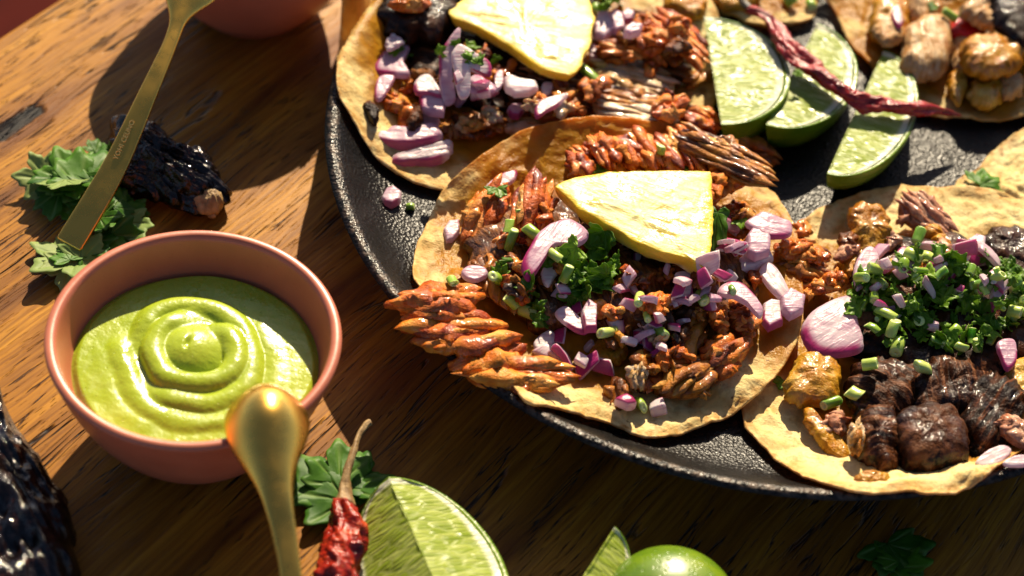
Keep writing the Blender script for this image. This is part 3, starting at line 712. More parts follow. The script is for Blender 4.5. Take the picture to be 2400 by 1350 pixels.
piece([(1512, 140), (1545, 125), (1562, 130), (1555, 152), (1525, 160)], MO2, 'small red-orange pork nub above the slab of white fat', th=0.3, group='pork on the rear taco')
piece([(1385, 150), (1420, 135), (1470, 138), (1530, 160), (1585, 185), (1580, 230), (1530, 255), (1450, 245), (1400, 220), (1380, 190)], MFAT, 'glistening slab of white pork fat with browned edges on the rear taco', th=0.4, dz=0.35, group='pork on the rear taco', amp=0.05, fang=RAD(15), famp=.03)
piece([(1345, 195), (1390, 215), (1450, 240), (1550, 252), (1620, 250), (1600, 275), (1500, 272), (1400, 250), (1350, 225)], MB, 'long brown pork rind strip under the slab of white fat', th=0.3, dz=0.2, group='pork on the rear taco', fang=RAD(12))
piece([(1385, 235), (1450, 250), (1560, 260), (1600, 285), (1540, 300), (1450, 290), (1395, 275)], MFAT, 'flat grey-tan pork slice between the rear taco and the front tortilla rim', th=0.3, dz=0.15, group='pork on the rear taco', fang=RAD(10))
piece([(1250, 230), (1320, 215), (1370, 230), (1380, 265), (1300, 285), (1240, 275)], MB, 'brown speckled pork piece below the dark purple onion slice', th=0.4, group='pork on the rear taco', fang=RAD(-15))
piece(strip((1035, 300), (1180, 300), 62), MB, 'shredded brown pork lump below the onion cubes on the rear taco', th=0.45, group='pork on the rear taco', fang=RAD(70))
piece(strip((1150, 292), (1330, 290), 30), MFAT, 'pale narrow pork strip pointing at the front tortilla rim', th=0.35, group='pork on the rear taco', fang=RAD(0))
piece([(885, 240), (915, 225), (955, 232), (960, 250), (935, 268), (900, 255)], MO2, 'torn orange pork shred between the white onion and the tortilla rim', th=0.35, group='pork on the rear taco', jag=.12)
piece([(935, 265), (965, 248), (985, 262), (975, 295), (945, 305), (930, 290)], MO2, 'torn orange pork shred with one burnt side, above the onion crescents', th=0.4, group='pork on the rear taco', jag=.12)
piece([(965, 262), (985, 258), (985, 290), (965, 305), (955, 290)], MK, 'burnt scrap touching the torn orange pork shred', th=0.35, group='pork on the rear taco')
piece([(850, 255), (865, 245), (890, 262), (885, 280), (878, 292), (862, 278)], MK, 'small black burnt scrap on the pale rim of the rear taco', th=0.3, group='pork on the rear taco', jag=.12)
piece([(1115, 240), (1150, 222), (1180, 235), (1190, 260), (1160, 270), (1125, 258)], MK, 'glossy burnt pork curl between two white onion cubes', th=0.4, group='pork on the rear taco')
piece([(1530, 240), (1570, 228), (1615, 222), (1618, 250), (1590, 275), (1545, 285), (1520, 270)], MR, 'red glazed pork tip above the front tortilla rim', th=0.45, dz=0.3, group='pork on the rear taco', jag=.1)
piece([(1590, 268), (1610, 255), (1650, 260), (1685, 275), (1690, 310), (1640, 330), (1595, 320), (1585, 295)], MR, 'orange-edged pork cube right below the first lime wedge', th=0.55, dz=0.4, group='pork on the rear taco', fang=RAD(20))
# --- taco B (front)
piece([(1100, 560), (1250, 480), (1400, 460), (1560, 500), (1700, 560), (1760, 660), (1700, 760), (1540, 800), (1380, 800), (1220, 740), (1120, 660)], MBED, 'broad bed of chopped brown pork under the front pineapple wedge', th=1.0, under=0.5, group='pork on the front taco', n=110, nr=24, fang=RAD(60), amp=.22, freq=1.3)
piece([(1325, 372), (1345, 340), (1400, 335), (1480, 325), (1560, 325), (1630, 360), (1690, 392), (1740, 415), (1700, 450), (1560, 432), (1440, 420), (1340, 420)], MR, 'charred pork slice bed behind the front pineapple wedge', th=0.45, group='pork on the front taco', fang=RAD(45))
gname = 'scored strips of charred pork behind the front pineapple wedge'
for i, (a, b, wd) in enumerate([((1340, 355), (1375, 420), 44), ((1392, 312), (1440, 402), 50), ((1440, 318), (1492, 402), 44), ((1478, 312), (1545, 402), 46), ((1530, 320), (1600, 408), 50), ((1562, 292), (1655, 410), 50), ((1625, 350), (1750, 425), 44)]):
    piece(strip(a, b, wd), MR, ['short red end strip of the scored pork beside the orange tortilla', 'second scored pork strip from the left with burnt tip', 'third scored pork strip from the left, narrow', 'fourth scored pork strip from the left, pale centre', 'glistening fifth scored pork strip from the left', 'scored pork strip with the tallest burnt tip', 'last scored pork strip, pointing right past the pineapple'][i], th=0.42, dz=0.2 , group=gname, fang=math.atan2(b[1] - a[1], b[0] - a[0]), jag=.03)
piece([(1655, 425), (1700, 408), (1755, 402), (1762, 412), (1745, 440), (1700, 455), (1660, 458)], MO2, 'bright orange pork tip right of the front pineapple corner', th=0.4, dz=0.2, group='pork on the front taco')
piece(strip((1590, 318), (1815, 425), 62, taper=.7), MB, 'long brown pork rasher lying across the plate towards the lime wedges', th=0.4, dz=0.1, group='pork on the front taco', fang=RAD(25))
piece(strip((1690, 320), (1822, 385), 50), MB, 'shaded pork strip under the second lime wedge', th=0.35, z=1.5, group='pork on the front taco', fang=RAD(25))
piece([(1095, 605), (1075, 560), (1088, 505), (1125, 455), (1165, 425), (1195, 440), (1205, 475), (1175, 520), (1155, 560), (1130, 600)], MR, 'upright rust-coloured pork piece at the left of the front taco', th=0.6, dz=0.5, group='pork on the front taco', fang=RAD(120), tilt=(0, -0.25))
piece([(1195, 565), (1205, 490), (1222, 425), (1252, 392), (1285, 425), (1302, 480), (1290, 535), (1250, 575)], MR, 'upright pork piece with frayed tip left of the front pineapple wedge', th=0.6, dz=0.6, group='pork on the front taco', fang=RAD(100), tilt=(0, -0.25))
gname = 'fanned orange pork strips hanging over the plate rim'
fan = [((892, 716), (1146, 692), 42), ((932, 734), (1120, 736), 40), ((930, 772), (1200, 764), 50), ((955, 800), (1150, 792), 46), ((1015, 822), (1226, 792), 50), ((1045, 862), (1240, 812), 56), ((1085, 880), (1356, 885), 74)]
fl = ['topmost fanned pork strip with pointed tip over the plate rim', 'second fanned pork strip from the top, short', 'third fanned pork strip from the top', 'fourth fanned pork strip from the top, dark edged', 'fifth fanned pork strip from the top', 'sixth fanned pork strip from the top', 'lowest and widest fanned pork strip']
for i, (a, b, wd) in enumerate(fan):
    piece(strip(a, b, wd, taper=.3), MO2, fl[i], th=0.36, z=3.2 - 0.06 * i, under=0.8, tilt=(0.0, 0), group=gname, fang=math.atan2(b[1] - a[1], b[0] - a[0]), n=90, sp=.27)
piece([(1655, 410), (1700, 405), (1690, 470), (1660, 480)], MO2, 'red-orange pork flake below the bright orange tip', th=.3, group='pork on the front taco')
piece([(1690, 490), (1730, 478), (1762, 500), (1770, 530), (1735, 545), (1700, 530)], MO, 'small sticky pork bit on the tortilla right of the pineapple', th=.4, group='pork on the front taco', jag=.12)
piece([(1808, 600), (1815, 570), (1850, 565), (1900, 572), (1940, 595), (1935, 640), (1955, 672), (1905, 700), (1840, 660)], MB, 'dark pork chunk with orange top between the front taco and the beef taco', th=.75, dz=.4, group='pork on the front taco')
piece([(1812, 585), (1840, 568), (1900, 575), (1940, 598), (1915, 618), (1850, 612)], MO2, 'orange crust on the dark pork chunk between the tacos', th=.3, group='pork on the front taco')
piece([(1845, 562), (1850, 535), (1875, 520), (1892, 528), (1882, 560), (1868, 575)], MO2, 'upright orange pork flake at the right rim of the front taco', th=.35, dz=.3, group='pork on the front taco')
piece([(1925, 650), (1960, 640), (1985, 660), (1960, 685), (1900, 695), (1870, 690)], MO2, 'thin orange pork shred in front of the dark pork chunk', th=.3, group='pork on the front taco')
piece([(1652, 735), (1672, 715), (1700, 730), (1712, 772), (1690, 785), (1665, 765)], MO, 'orange pork nub left of its larger twin in the front taco', th=.5, dz=.25, group='pork on the front taco')
piece([(1700, 722), (1735, 700), (1770, 720), (1785, 755), (1765, 790), (1730, 785), (1705, 755)], MO, 'rounded orange pork nub next to the magenta onion cubes', th=.55, dz=.25, group='pork on the front taco')
piece([(1525, 925), (1545, 890), (1590, 855), (1640, 835), (1668, 850), (1680, 890), (1650, 930), (1590, 940)], MB, 'large brown pork chunk near the front tortilla rim', th=.7, dz=.35, group='pork on the front taco', fang=RAD(-35))
piece([(1640, 850), (1660, 810), (1710, 785), (1760, 808), (1742, 850), (1705, 885), (1665, 895)], MO, 'tan pork shred pile right of the large brown chunk', th=.55, dz=.35, group='pork on the front taco', fang=RAD(-35))
piece([(1570, 840), (1590, 780), (1625, 725), (1660, 742), (1650, 790), (1620, 845), (1590, 858)], MB, 'shredded brown pork leaning behind the large brown chunk', th=.6, dz=.35, group='pork on the front taco', fang=RAD(-60))
piece(strip((1500, 925), (1535, 820), 62), MO, 'upright orange-brown pork strip at the front of the front taco', th=.45, dz=.3, group='pork on the front taco', fang=RAD(-70))
piece(strip((1455, 965), (1440, 880), 34), MB, 'thin brown pork strip at the front of the front taco', th=.3, group='pork on the front taco', fang=RAD(80))
piece([(1380, 840), (1400, 800), (1450, 790), (1470, 830), (1440, 860), (1400, 862)], MG, 'yellowish pork fat piece in the middle front of the front taco', th=.4, group='pork on the front taco')
piece([(1080, 660), (1100, 620), (1150, 600), (1200, 640), (1240, 720), (1210, 740), (1140, 700)], MB, 'dark pork scrap beneath the coriander at the left of the front taco', th=.5, group='pork on the front taco')
# --- taco C (right front, dark beef)
piece([(1990, 540), (1990, 492), (2040, 476), (2080, 498), (2085, 560), (2060, 600), (1985, 600)], MG, 'glazed orange pork piece standing at the back of the beef taco', th=.45, dz=.55, group='meat on the beef taco', tilt=(0, -.3))
piece([(1975, 605), (2030, 590), (2060, 615), (2050, 660), (1985, 670), (1970, 640)], MG, 'glazed orange piece below the standing one on the beef taco', th=.45, group='meat on the beef taco')
piece([(2100, 485), (2115, 450), (2150, 445), (2185, 475), (2215, 505), (2245, 555), (2235, 590), (2180, 572), (2130, 535), (2105, 515)], MPK, 'pink pork piece slanting at the back of the beef taco', th=.6, dz=.5, group='meat on the beef taco', tilt=(0, -.3), fang=RAD(45))
piece([(2295, 575), (2320, 545), (2370, 540), (2420, 570), (2430, 620), (2380, 632), (2320, 615)], MD, 'dark red-brown beef chunk at the right back of the beef taco', th=.6, dz=.3, group='meat on the beef taco')
piece([(1990, 640), (2100, 570), (2250, 570), (2400, 610), (2480, 720), (2420, 850), (2250, 900), (2080, 880), (1990, 780)], MD, 'broad mound of dark beef under the chopped greens', th=.75, under=.6, group='meat on the beef taco', n=100, nr=18, amp=.16)
piece([(1838, 930), (1850, 880), (1880, 835), (1930, 828), (1962, 850), (1968, 900), (1950, 950), (1890, 955)], MG, 'glazed amber pork cube at the left of the beef taco', th=.7, dz=.35, group='meat on the beef taco', p=4)
piece([(2090, 1005), (2110, 975), (2170, 960), (2230, 975), (2265, 1030), (2262, 1090), (2200, 1115), (2120, 1108), (2095, 1060)], MD, 'seared beef cube nearest the plate rim on the beef taco', th=1.15, dz=.55, group='meat on the beef taco', p=5, jag=.06, sharp=True)
for i, o in enumerate([[(1990, 880), (2060, 850), (2140, 870), (2150, 950), (2090, 1000), (2010, 980)], [(2130, 880), (2220, 850), (2300, 890), (2290, 970), (2210, 985), (2140, 960)], [(2250, 930), (2330, 880), (2400, 920), (2390, 1040), (2310, 1080), (2250, 1030)], [(2020, 980), (2080, 970), (2110, 1050), (2080, 1110), (2030, 1090), (2000, 1030)]]):
    piece(o, MD if i != 2 else MK, ['black seared beef lump below the large onion slice', 'shiny seared beef lump behind the nearest beef cube', 'burnt black beef lump at the right of the nearest beef cube', 'shaded beef lump left of the nearest beef cube'][i], th=.8, dz=.4, group='meat on the beef taco', p=3.6, amp=.13, freq=1.3, gain=.55, jag=.16, fang=RAD(30 + 50 * i), famp=.09, ffreq=3.5)
piece([(1880, 968), (1895, 958), (1925, 985), (1960, 1020), (1985, 1062), (1982, 1090), (1950, 1075), (1910, 1030), (1885, 995)], MG, 'thin curved orange rind sliver at the left of the beef taco', th=.35, dz=.3, group='meat on the beef taco')
piece([(1928, 990), (1945, 968), (1975, 990), (1988, 1012), (1965, 1030), (1935, 1022)], MPK, 'pale pink pork nub beside the orange rind sliver', th=.45, dz=.3, group='meat on the beef taco')
piece([(1985, 1010), (2010, 990), (2028, 1020), (2020, 1060), (1990, 1060)], MFAT, 'pale fat nub between the pink nub and the beef', th=.4, dz=.3, group='meat on the beef taco')
piece([(2005, 1120), (2035, 1108), (2080, 1115), (2070, 1135), (2025, 1138)], MG, 'small orange scrap on the tortilla rim below the beef', th=.25, group='meat on the beef taco')
piece([(2350, 870), (2400, 850), (2460, 900), (2440, 960), (2380, 950)], MG, 'amber pork piece at the right of the burnt beef lump', th=.6, dz=.3, group='meat on the beef taco')
piece([(2330, 1000), (2360, 965), (2410, 1010), (2440, 1060), (2380, 1050)], MPK, 'brown-pink pork sliver right of the burnt beef lump', th=.4, dz=.3, group='meat on the beef taco')
piece([(1900, 760), (1940, 720), (1985, 740), (1990, 800), (1950, 840), (1905, 820)], MB, 'brown pork piece under the large white onion slice', th=.4, group='meat on the beef taco')
# --- taco E (top right, pork cubes)
piece([(2035, 60), (2045, 10), (2090, -15), (2125, 10), (2130, 60), (2118, 95), (2075, 105), (2045, 90)], MG, 'yellow-orange glazed cube holding a purple onion sliver', th=.7, dz=.35, group='cubes on the pork cube taco', p=4)
piece([(2045, 70), (2075, 50), (2120, 70), (2110, 100), (2070, 108)], MP, 'pale cube stuck to the front of the glazed cube', th=.4, group='cubes on the pork cube taco', p=4)
piece([(2125, 30), (2135, -5), (2180, -20), (2205, 5), (2200, 45), (2160, 62)], MP, 'pale cube with orange side at the top edge', th=.7, dz=.35, group='cubes on the pork cube taco', p=4)
piece([(2112, 130), (2120, 80), (2165, 55), (2210, 52), (2222, 90), (2225, 140), (2200, 180), (2140, 185), (2110, 165)], MP, 'pink grained pork cube with white fat side', th=.9, dz=.5, group='cubes on the pork cube taco', p=5, fang=RAD(80), amp=.04)
piece([(2222, 75), (2240, 48), (2265, 40), (2290, 52), (2310, 80), (2290, 100), (2240, 95)], chili('red_pepper', [(0.3, (0.42, 0.006, 0.006)), (0.7, (0.60, 0.018, 0.010))], (0.12, 0.25)), 'shiny red pepper chunk between the pork cubes', th=.5, dz=.3, name='red_pepper', cat='pepper', group=None, amp=.02)
piece([(2230, 130), (2238, 75), (2265, 68), (2310, 88), (2330, 130), (2290, 160), (2240, 165)], MP, 'pale cube behind the amber glazed chunk', th=.6, dz=.3, group='cubes on the pork cube taco', p=4)
piece([(2245, 30), (2290, 8), (2340, -10), (2345, 60), (2320, 70), (2280, 50)], MP, 'flaky seared piece with pale flesh by the charred skin', th=.5, dz=.8, group='cubes on the pork cube taco', fang=RAD(-20))
piece([(2320, 0), (2380, -40), (2460, 0), (2450, 100), (2400, 110), (2355, 85), (2325, 50)], MK, 'blue-black charred skin piece at the top right corner', th=.7, dz=.7, group='cubes on the pork cube taco')
piece([(2250, 125), (2262, 103), (2310, 98), (2370, 105), (2398, 125), (2395, 150), (2360, 175), (2300, 180), (2260, 160)], MG, 'amber glazed chunk with glossy highlights, largest of the pork cube taco', th=.75, dz=.65, group='cubes on the pork cube taco')
piece([(2222, 190), (2240, 165), (2262, 175), (2268, 215), (2248, 245), (2228, 225)], MG, 'narrow amber drip-shaped piece below the glazed chunk', th=.4, dz=.3, group='cubes on the pork cube taco')
piece([(2270, 225), (2290, 190), (2340, 180), (2350, 220), (2330, 250), (2290, 252)], MG, 'yellow-orange cube below the glazed chunk', th=.6, dz=.35, group='cubes on the pork cube taco', p=4)
piece([(2340, 190), (2370, 178), (2398, 195), (2390, 225), (2350, 235)], MP, 'pale cube at the right below the glazed chunk', th=.5, dz=.35, group='cubes on the pork cube taco', p=4)
# --- slice F top
piece([(1665, -40), (1720, -50), (1780, -30), (1770, 15), (1710, 20), (1670, 5)], MG, 'yellow piece on the tortilla behind the lime wedges', th=.4, group='meat behind the limes')
piece([(1560, -10), (1610, -20), (1660, 10), (1640, 45), (1590, 40), (1560, 20)], MG, 'yellow glazed piece at the far end of the rear taco', th=.5, group='pork on the rear taco')

def zone(base, cu, cv, left, right, back, front):
    def f(u, v):
        a, b = (u - cu) / 1.4, v - cv
        return base + ' ' + ((left if a < 0 else right) if abs(a) > abs(b) else (back if b < 0 else front))
    return f
def shreds(poly, cnt, mats, label, group, l0=40, l1=85, w0=18, w1=34, ang=(0, 3.14), dz=.12, th=.26):
    for _ in range(cnt):
        u, v = inpoly(poly); a = rng.uniform(*ang); L = rng.uniform(l0, l1) / 2
        du, dv = math.cos(a) * L, math.sin(a) * L * .75
        piece(strip((u - du, v - dv), (u + du, v + dv), rng.uniform(w0, w1), n=7, bow=rng.uniform(-8, 8)), rng.choice(mats), label(u, v) if callable(label) else label, th=th, dz=dz, group=group, fang=a, n=44, nr=9, name='pork_shred')
shreds([(1120, 600), (1260, 520), (1330, 540), (1480, 600), (1650, 640), (1700, 700), (1600, 800), (1420, 810), (1260, 760)], 34, [MB, MO, MBED, MR], zone('shred of chopped pork', 1420, 680, 'at the left of the front taco, by the fanned strips', 'by the orange nubs of the front taco', 'hidden behind the coriander of the front taco', 'at the middle front of the front taco'), 'chopped pork shreds below the front pineapple')
shreds([(1670, 450), (1760, 470), (1800, 560), (1760, 680), (1690, 640)], 9, [MO, MB, MO2], 'shred of chopped pork right of the front pineapple wedge', 'chopped pork shreds right of the front pineapple')
shreds([(1420, 800), (1560, 780), (1640, 800), (1560, 900), (1450, 880)], 9, [MB, MO, MFAT], 'shred of chopped pork near the front of the front taco', 'chopped pork shreds at the front')
shreds([(960, 120), (1100, 110), (1240, 140), (1320, 220), (1200, 260), (1040, 260), (960, 210)], 16, [MB, MBED, MK, MO], 'shred of dark pork between the onion slices of the rear taco', 'dark pork shreds on the rear taco')
shreds([(1330, 190), (1400, 180), (1600, 210), (1620, 245), (1500, 250), (1380, 255), (1240, 275), (1150, 300), (1060, 315), (1090, 290), (1260, 245)], 12, [MB, MO, MFAT], zone('shred of brown pork', 1340, 250, 'below the onion cubes of the rear taco', 'by the red glazed tip of the rear taco', 'under the slab of white fat', 'along the front tortilla rim'), 'brown pork shreds on the rear taco')
shreds([(1440, 30), (1600, 20), (1650, 100), (1640, 190), (1500, 180), (1420, 120)], 9, [MO, MB, MR], zone('shred of orange pork', 1540, 100, 'beside the lilac onion cubes', 'beside the arched pork slice', 'at the far end of the rear taco', 'above the slab of white fat'), 'orange pork shreds on the rear taco')
shreds([(1960, 560), (2080, 520), (2240, 560), (2300, 620), (2120, 640), (1960, 640)], 8, [MB, MPK, MG], 'shred of pork at the back of the beef taco', 'pork shreds on the beef taco')

# ------------------------------------------------------------------ lime wedges
MLF, MLR = lime_flesh(), lime_rind()
def lime(A, B, Mp, dihedral, label, sgn=1, both=True, group='lime wedges'):
    """A, B: ends of the cut edge; Mp: middle of the rind edge of the face one sees; (u, v, z) each"""
    a, b, m = (P(*q) for q in (A, B, Mp))
    ax = b - a; L = np.linalg.norm(ax); ax /= L; c = (a + b) / 2
    d1 = m - c; d1 -= ax * (d1 @ ax); R = np.linalg.norm(d1); d1 /= R
    w1 = np.cross(ax, d1)
    if (w1[2] > 0) == (sgn > 0): w1 = -w1               # w1 points down and away from the seen face
    root = empty('lime_wedge', (c[0], c[1], min(a[2], b[2], m[2])), label, 'lime', group)
    def e(phi): return d1 * math.cos(phi) + w1 * math.sin(phi)
    n, mm = 44, 22
    def prof_(t):                                          # t in 0..pi along the axis -> (axial, radial)
        return -math.cos(t) * L / 2 * (1 + 0.03 * abs(math.cos(t)) ** 6), R * math.sin(t) ** 0.95
    V = []; 
    for j in range(mm + 1):
        for i in range(n + 1):
            x, r_ = prof_(math.pi * i / n); V.append(c + ax * x + e(dihedral * j / mm) * r_)
    V = np.array(V)
    outn = (V - c); outn -= np.outer(outn @ ax, ax); 
    V = V + outn / (np.linalg.norm(outn, axis=1, keepdims=True) + 1e-6) * (0.02 * fbm(V * 1.1, 2))[:, None]
    k = len(V); Vin = V - outn * 0.09 - 0.02 * np.outer((V - c) @ ax, ax)
    F = ringfaces(mm + 1, n + 1, 0, closed=False) + ringfaces(mm + 1, n + 1, k, closed=False, flip=True)
    for j in (0, mm):
        for i in range(n):
            q = [j * (n + 1) + i, j * (n + 1) + i + 1, k + j * (n + 1) + i + 1, k + j * (n + 1) + i]
            F.append(q if j == 0 else q[::-1])
    mk('rind', np.concatenate([V, Vin]), F, MLR, parent=root)
    # the flesh: a wedge of its own inside the rind, its two cut faces a hair below the rind edge
    def face(phi, off, flip):
        pts = []; fc = []; rim = []
        nn, rr_ = 60, 26
        for j in range(rr_ + 1):
            for i in range(nn + 1):
                x, r_ = prof_(math.pi * i / nn); f = j / rr_
                p = c + ax * x * (0.985 if j else 1) + e(phi) * r_ * f * 0.985
                pts.append(p); fc.append((x, r_ * f, 0)); rim.append(max(f, abs(x / (L / 2)) ** 3 * 0.93) if f > 0.02 else 0.86 * f / .02 * 0 + abs(x / (L / 2)) ** 5 * .9)
        pts = np.array(pts); fc = np.array(fc); rim = np.array(rim)
        nrm = np.cross(ax, e(phi)); nrm /= np.linalg.norm(nrm)
        if nrm @ e(phi + (0.3 if phi == 0 else -0.3)) > 0: nrm = -nrm
        mask = sstep(1.0, .8, rim)
        pts = pts + nrm * (off + mask * (0.022 * ridged(np.stack([fc[:, 0] * 4 + phi, fc[:, 1] * .7, fc[:, 0] * 0], -1), 2) - 0.05))[:, None]
        return pts, ringfaces(rr_ + 1, nn + 1, 0, closed=False, flip=flip), fc, rim
    p1, f1, c1, r1 = face(0.0, 0.004, False); p2, f2, c2, r2 = face(dihedral, 0.004, True)
    V = np.concatenate([p1, p2]); F = f1 + [[i + len(p1) for i in q] for q in f2]
    mk('flesh', V, F, MLF, parent=root, attrs={'fc': np.concatenate([c1, c2]), 'rim': np.concatenate([r1, r2])})
    return root
lime((1650, 42, 2.2), (1690, 288, 2.75), (1846, 138, 2.6), 1.35, 'lime wedge farthest left of the three on the plate, beside the rear taco')
lime((1915, 58, 2.1), (1797, 288, 2.65), (1992, 235, 2.45), 1.35, 'middle lime wedge on the plate, crossed by the dried red chili')
lime((2070, 120, 2.1), (1940, 402, 2.75), (2146, 280, 2.45), 1.4, 'rightmost of the three lime wedges on the plate, under the thin chili end')
lime((912, 1122, 1.4), (1090, 1520, 2.1), (1165, 1285, 1.0), 2.2, 'blurred lime wedge lying on the table beside the short red chili')
lime((1440, 1236, 1.9), (1310, 1440, 1.9), (1505, 1330, 1.3), 1.3, 'small lime wedge tip at the bottom edge, left of the round lime')
# whole lime half, green skin up
hc = P(1572, 1432, 1.0); 
pr = [(0, -1.0), (1.2, -.99), (2.0, -.75), (2.45, -.3), (2.55, 0), (2.45, .55), (2.1, 1.15), (1.4, 1.65), (.6, 1.88), (0, 1.92)]
pr = [(r_ * .82, z_ * .9 + .9) for r_, z_ in pr]
lathe('lime', smoothprof(pr, 40), hc[0], hc[1], MLR, n=64, label='blurred round green lime at the bottom edge of the photo', cat='lime')

# ------------------------------------------------------------------ red onion
MON = onion_m(); MST = stem_green()
MCI = green('coriander_leaf', (0.045, 0.14, 0.004), (0.16, 0.31, 0.012), 0.42)
MCL = green('coriander_sprig', (0.025, 0.105, 0.005), (0.085, 0.23, 0.013), 0.5)
MCH = green('chopped_coriander', (0.085, 0.20, 0.006), (0.24, 0.40, 0.022), 0.42)
def rot(ax, a): return np.array(Matrix.Rotation(a, 3, Vector(ax)))
def frame(nrm, spin, tx, ty):
    nrm = nrm / np.linalg.norm(nrm); t = np.cross(nrm, [0.3, 0.9, 0.1]); t /= np.linalg.norm(t); b = np.cross(nrm, t)
    R = np.stack([t, b, nrm], -1)
    return R @ rot((0, 0, 1), spin) @ rot((1, 0, 0), tx) @ rot((0, 1, 0), ty)
def cubegrid(k=5):
    P_ = []; F = []; idx = {}
    def vid(p):
        key = tuple(np.round(p, 5))
        if key not in idx: idx[key] = len(P_); P_.append(p)
        return idx[key]
    g = np.linspace(-1, 1, k); g = np.sign(g) * np.abs(g) ** 0.6
    for axis in range(3):
        for sg in (-1, 1):
            for i in range(k - 1):
                for j in range(k - 1):
                    q = []
                    for a, b in ((i, j), (i + 1, j), (i + 1, j + 1), (i, j + 1)):
                        p = [0, 0, 0]; p[axis] = sg; p[(axis + 1) % 3] = g[a]; p[(axis + 2) % 3] = g[b]; q.append(vid(tuple(p)))
                    F.append(q if sg > 0 else q[::-1])
    return np.array(P_), F
CG, CF = cubegrid(5)
def dice(u, v, size, label, group, mat=None, name='onion_piece', cat='onion', spin=None, tip=None, lift=0.0, skin=True, solid=True, z=None, bow=0.25, round_=0.12):
    p, nrm = hit(u, v)
    if z is not None: p = P(u, v, z); nrm = np.array([0, 0, 1.0])
    L, W_, T = (s / 2 for s in size)
    spin = rng.uniform(0, 6.28) if spin is None else spin
    tx, ty = (rng.gauss(0, .45), rng.gauss(0, .45)) if tip is None else tip
    nrm = nrm * 0.6 + np.array([0, 0, .4]); R = frame(nrm, spin, tx, ty)
    q = CG * (1 - round_ * (np.sum(CG ** 2, 1, keepdims=True) - 1) / 2)
    q = q * (1 + 0.06 * fbm(CG * 1.2 + rng.random() * 50, 2)[:, None])
    taper = rng.uniform(-.3, .3); q[:, 1] *= 1 + taper * CG[:, 0]; q[:, 0] += rng.uniform(-.35, .35) * CG[:, 1]; q[:, 2] *= 1 + rng.uniform(-.3, .3) * CG[:, 0]
    X = q * np.array([L, W_, T]); X[:, 2] -= bow * (X[:, 0] ** 2) / max(L, .25) * .6
    V = X @ R.T; V = V + p + nrm / np.linalg.norm(nrm) * (lift - V[:, 2].min() * 0.75)
    sk = sstep(.75, 1.0, CG[:, 2]) if skin else np.zeros(len(CG))
    if skin and rng.random() < .5: sk = sstep(.8, 1.0, CG[:, 1])
    if skin and rng.random() < .3: sk = sk * 0.15
    mk(name, V, CF, mat or MON, label=label, cat=cat, group=group, attrs={'skin': sk, 'fc': X}, solid=solid)
def onion_shape(outline, label, th=.35, skin=None, **kw):
    d = dict(amp=.025, freq=1.3, famp=.012, ffreq=5, jag=.0, fib=RAD(0), sharp=True, kr=2.6, n=72, nr=14, under=.35); d.update(kw); d['sharp'] = d.pop('p', 0) >= 6; d['p'] = 14; th = th * (.6 if d['sharp'] else .42); d.setdefault('bend', .0 if d['sharp'] else .035)
    return blob('onion_slice', outline, MON, th=th, skin=skin, label=label, cat='onion', group=d.pop('group', 'larger red onion slices'), **d)
# rear taco: slices one can tell apart
onion_shape([(895, 328), (915, 310), (960, 312), (1000, 306), (1020, 304), (1038, 326), (1010, 342), (960, 350), (905, 348), (862, 336), (870, 322)], 'crescent of white onion with a thick magenta skin edge on the tortilla rim', th=.9, skin=(0.1, 1, .0), bend=0)
onion_shape([(918, 378), (950, 368), (1000, 358), (1045, 343), (1058, 342), (1058, 362), (1030, 382), (960, 392), (922, 392)], 'layered pink onion crescent, lower of the two on the tortilla rim', th=.8, bend=0, skin=(0.05, 1, .1), fib=RAD(-12), famp=.04)
onion_shape([(875, 168), (895, 128), (905, 122), (935, 110), (960, 112), (952, 135), (945, 150), (960, 175), (950, 182), (905, 178)], 'purple-edged onion wedge with a coriander shred on it, at the rear taco rim', th=.45, skin=(-1, .1, .1), dz=.2)
onion_shape([(905, 108), (912, 88), (920, 80), (935, 92), (945, 100), (935, 110), (915, 120), (905, 118)], 'small frilled white onion tip at the rear taco rim', th=.3, dz=.5, amp=.06, freq=5)
onion_shape([(880, 205), (888, 185), (905, 178), (925, 182), (915, 205), (898, 232), (885, 238), (878, 228)], 'white onion petal standing on the left rim of the rear taco', th=.35, skin=(-1, 0, .2), dz=.2)
onion_shape([(1030, 150), (1035, 118), (1052, 90), (1072, 64), (1080, 68), (1075, 105), (1062, 130), (1060, 200), (1068, 235), (1045, 245), (1032, 210)], 'tall upright onion slice tapering to a point in the rear taco', th=.35, skin=(-1, -.2, .15), dz=.7, tilt=(0, -.5))
onion_shape([(1058, 130), (1070, 106), (1085, 105), (1115, 125), (1145, 142), (1152, 160), (1148, 180), (1120, 168), (1098, 155), (1102, 190), (1100, 222), (1082, 232), (1070, 210), (1064, 165)], 'bent white-lilac onion slice, largest of the rear taco', th=.4, skin=(1, .1, .2), dz=.8, tilt=(0, -.4))
onion_shape([(1108, 190), (1150, 195), (1160, 215), (1120, 222), (1100, 215)], 'shaded lilac onion slice under the bent one', th=.25, dz=.3)
onion_shape([(970, 200), (985, 182), (1005, 178), (1020, 195), (1032, 215), (1035, 232), (1005, 225), (975, 222)], 'dusky pink onion wedge with dark skin left of the upright slice', th=.4, skin=(-.6, 1, .1), dz=.3)
onion_shape([(982, 228), (1000, 222), (1040, 232), (1045, 250), (1040, 275), (1010, 272), (985, 262)], 'pink-and-white onion cube below the dusky wedge', th=.45, skin=(-1, -.3, .3), dz=.3, p=7)
onion_shape([(985, 270), (1000, 262), (1028, 278), (1025, 300), (995, 305), (982, 292)], 'pale onion petal below the pink-and-white cube', th=.35, dz=.25)
onion_shape([(1158, 185), (1168, 168), (1178, 172), (1178, 200), (1162, 215)], 'narrow white onion sliver beneath the rear pineapple wedge', th=.3, dz=.3)
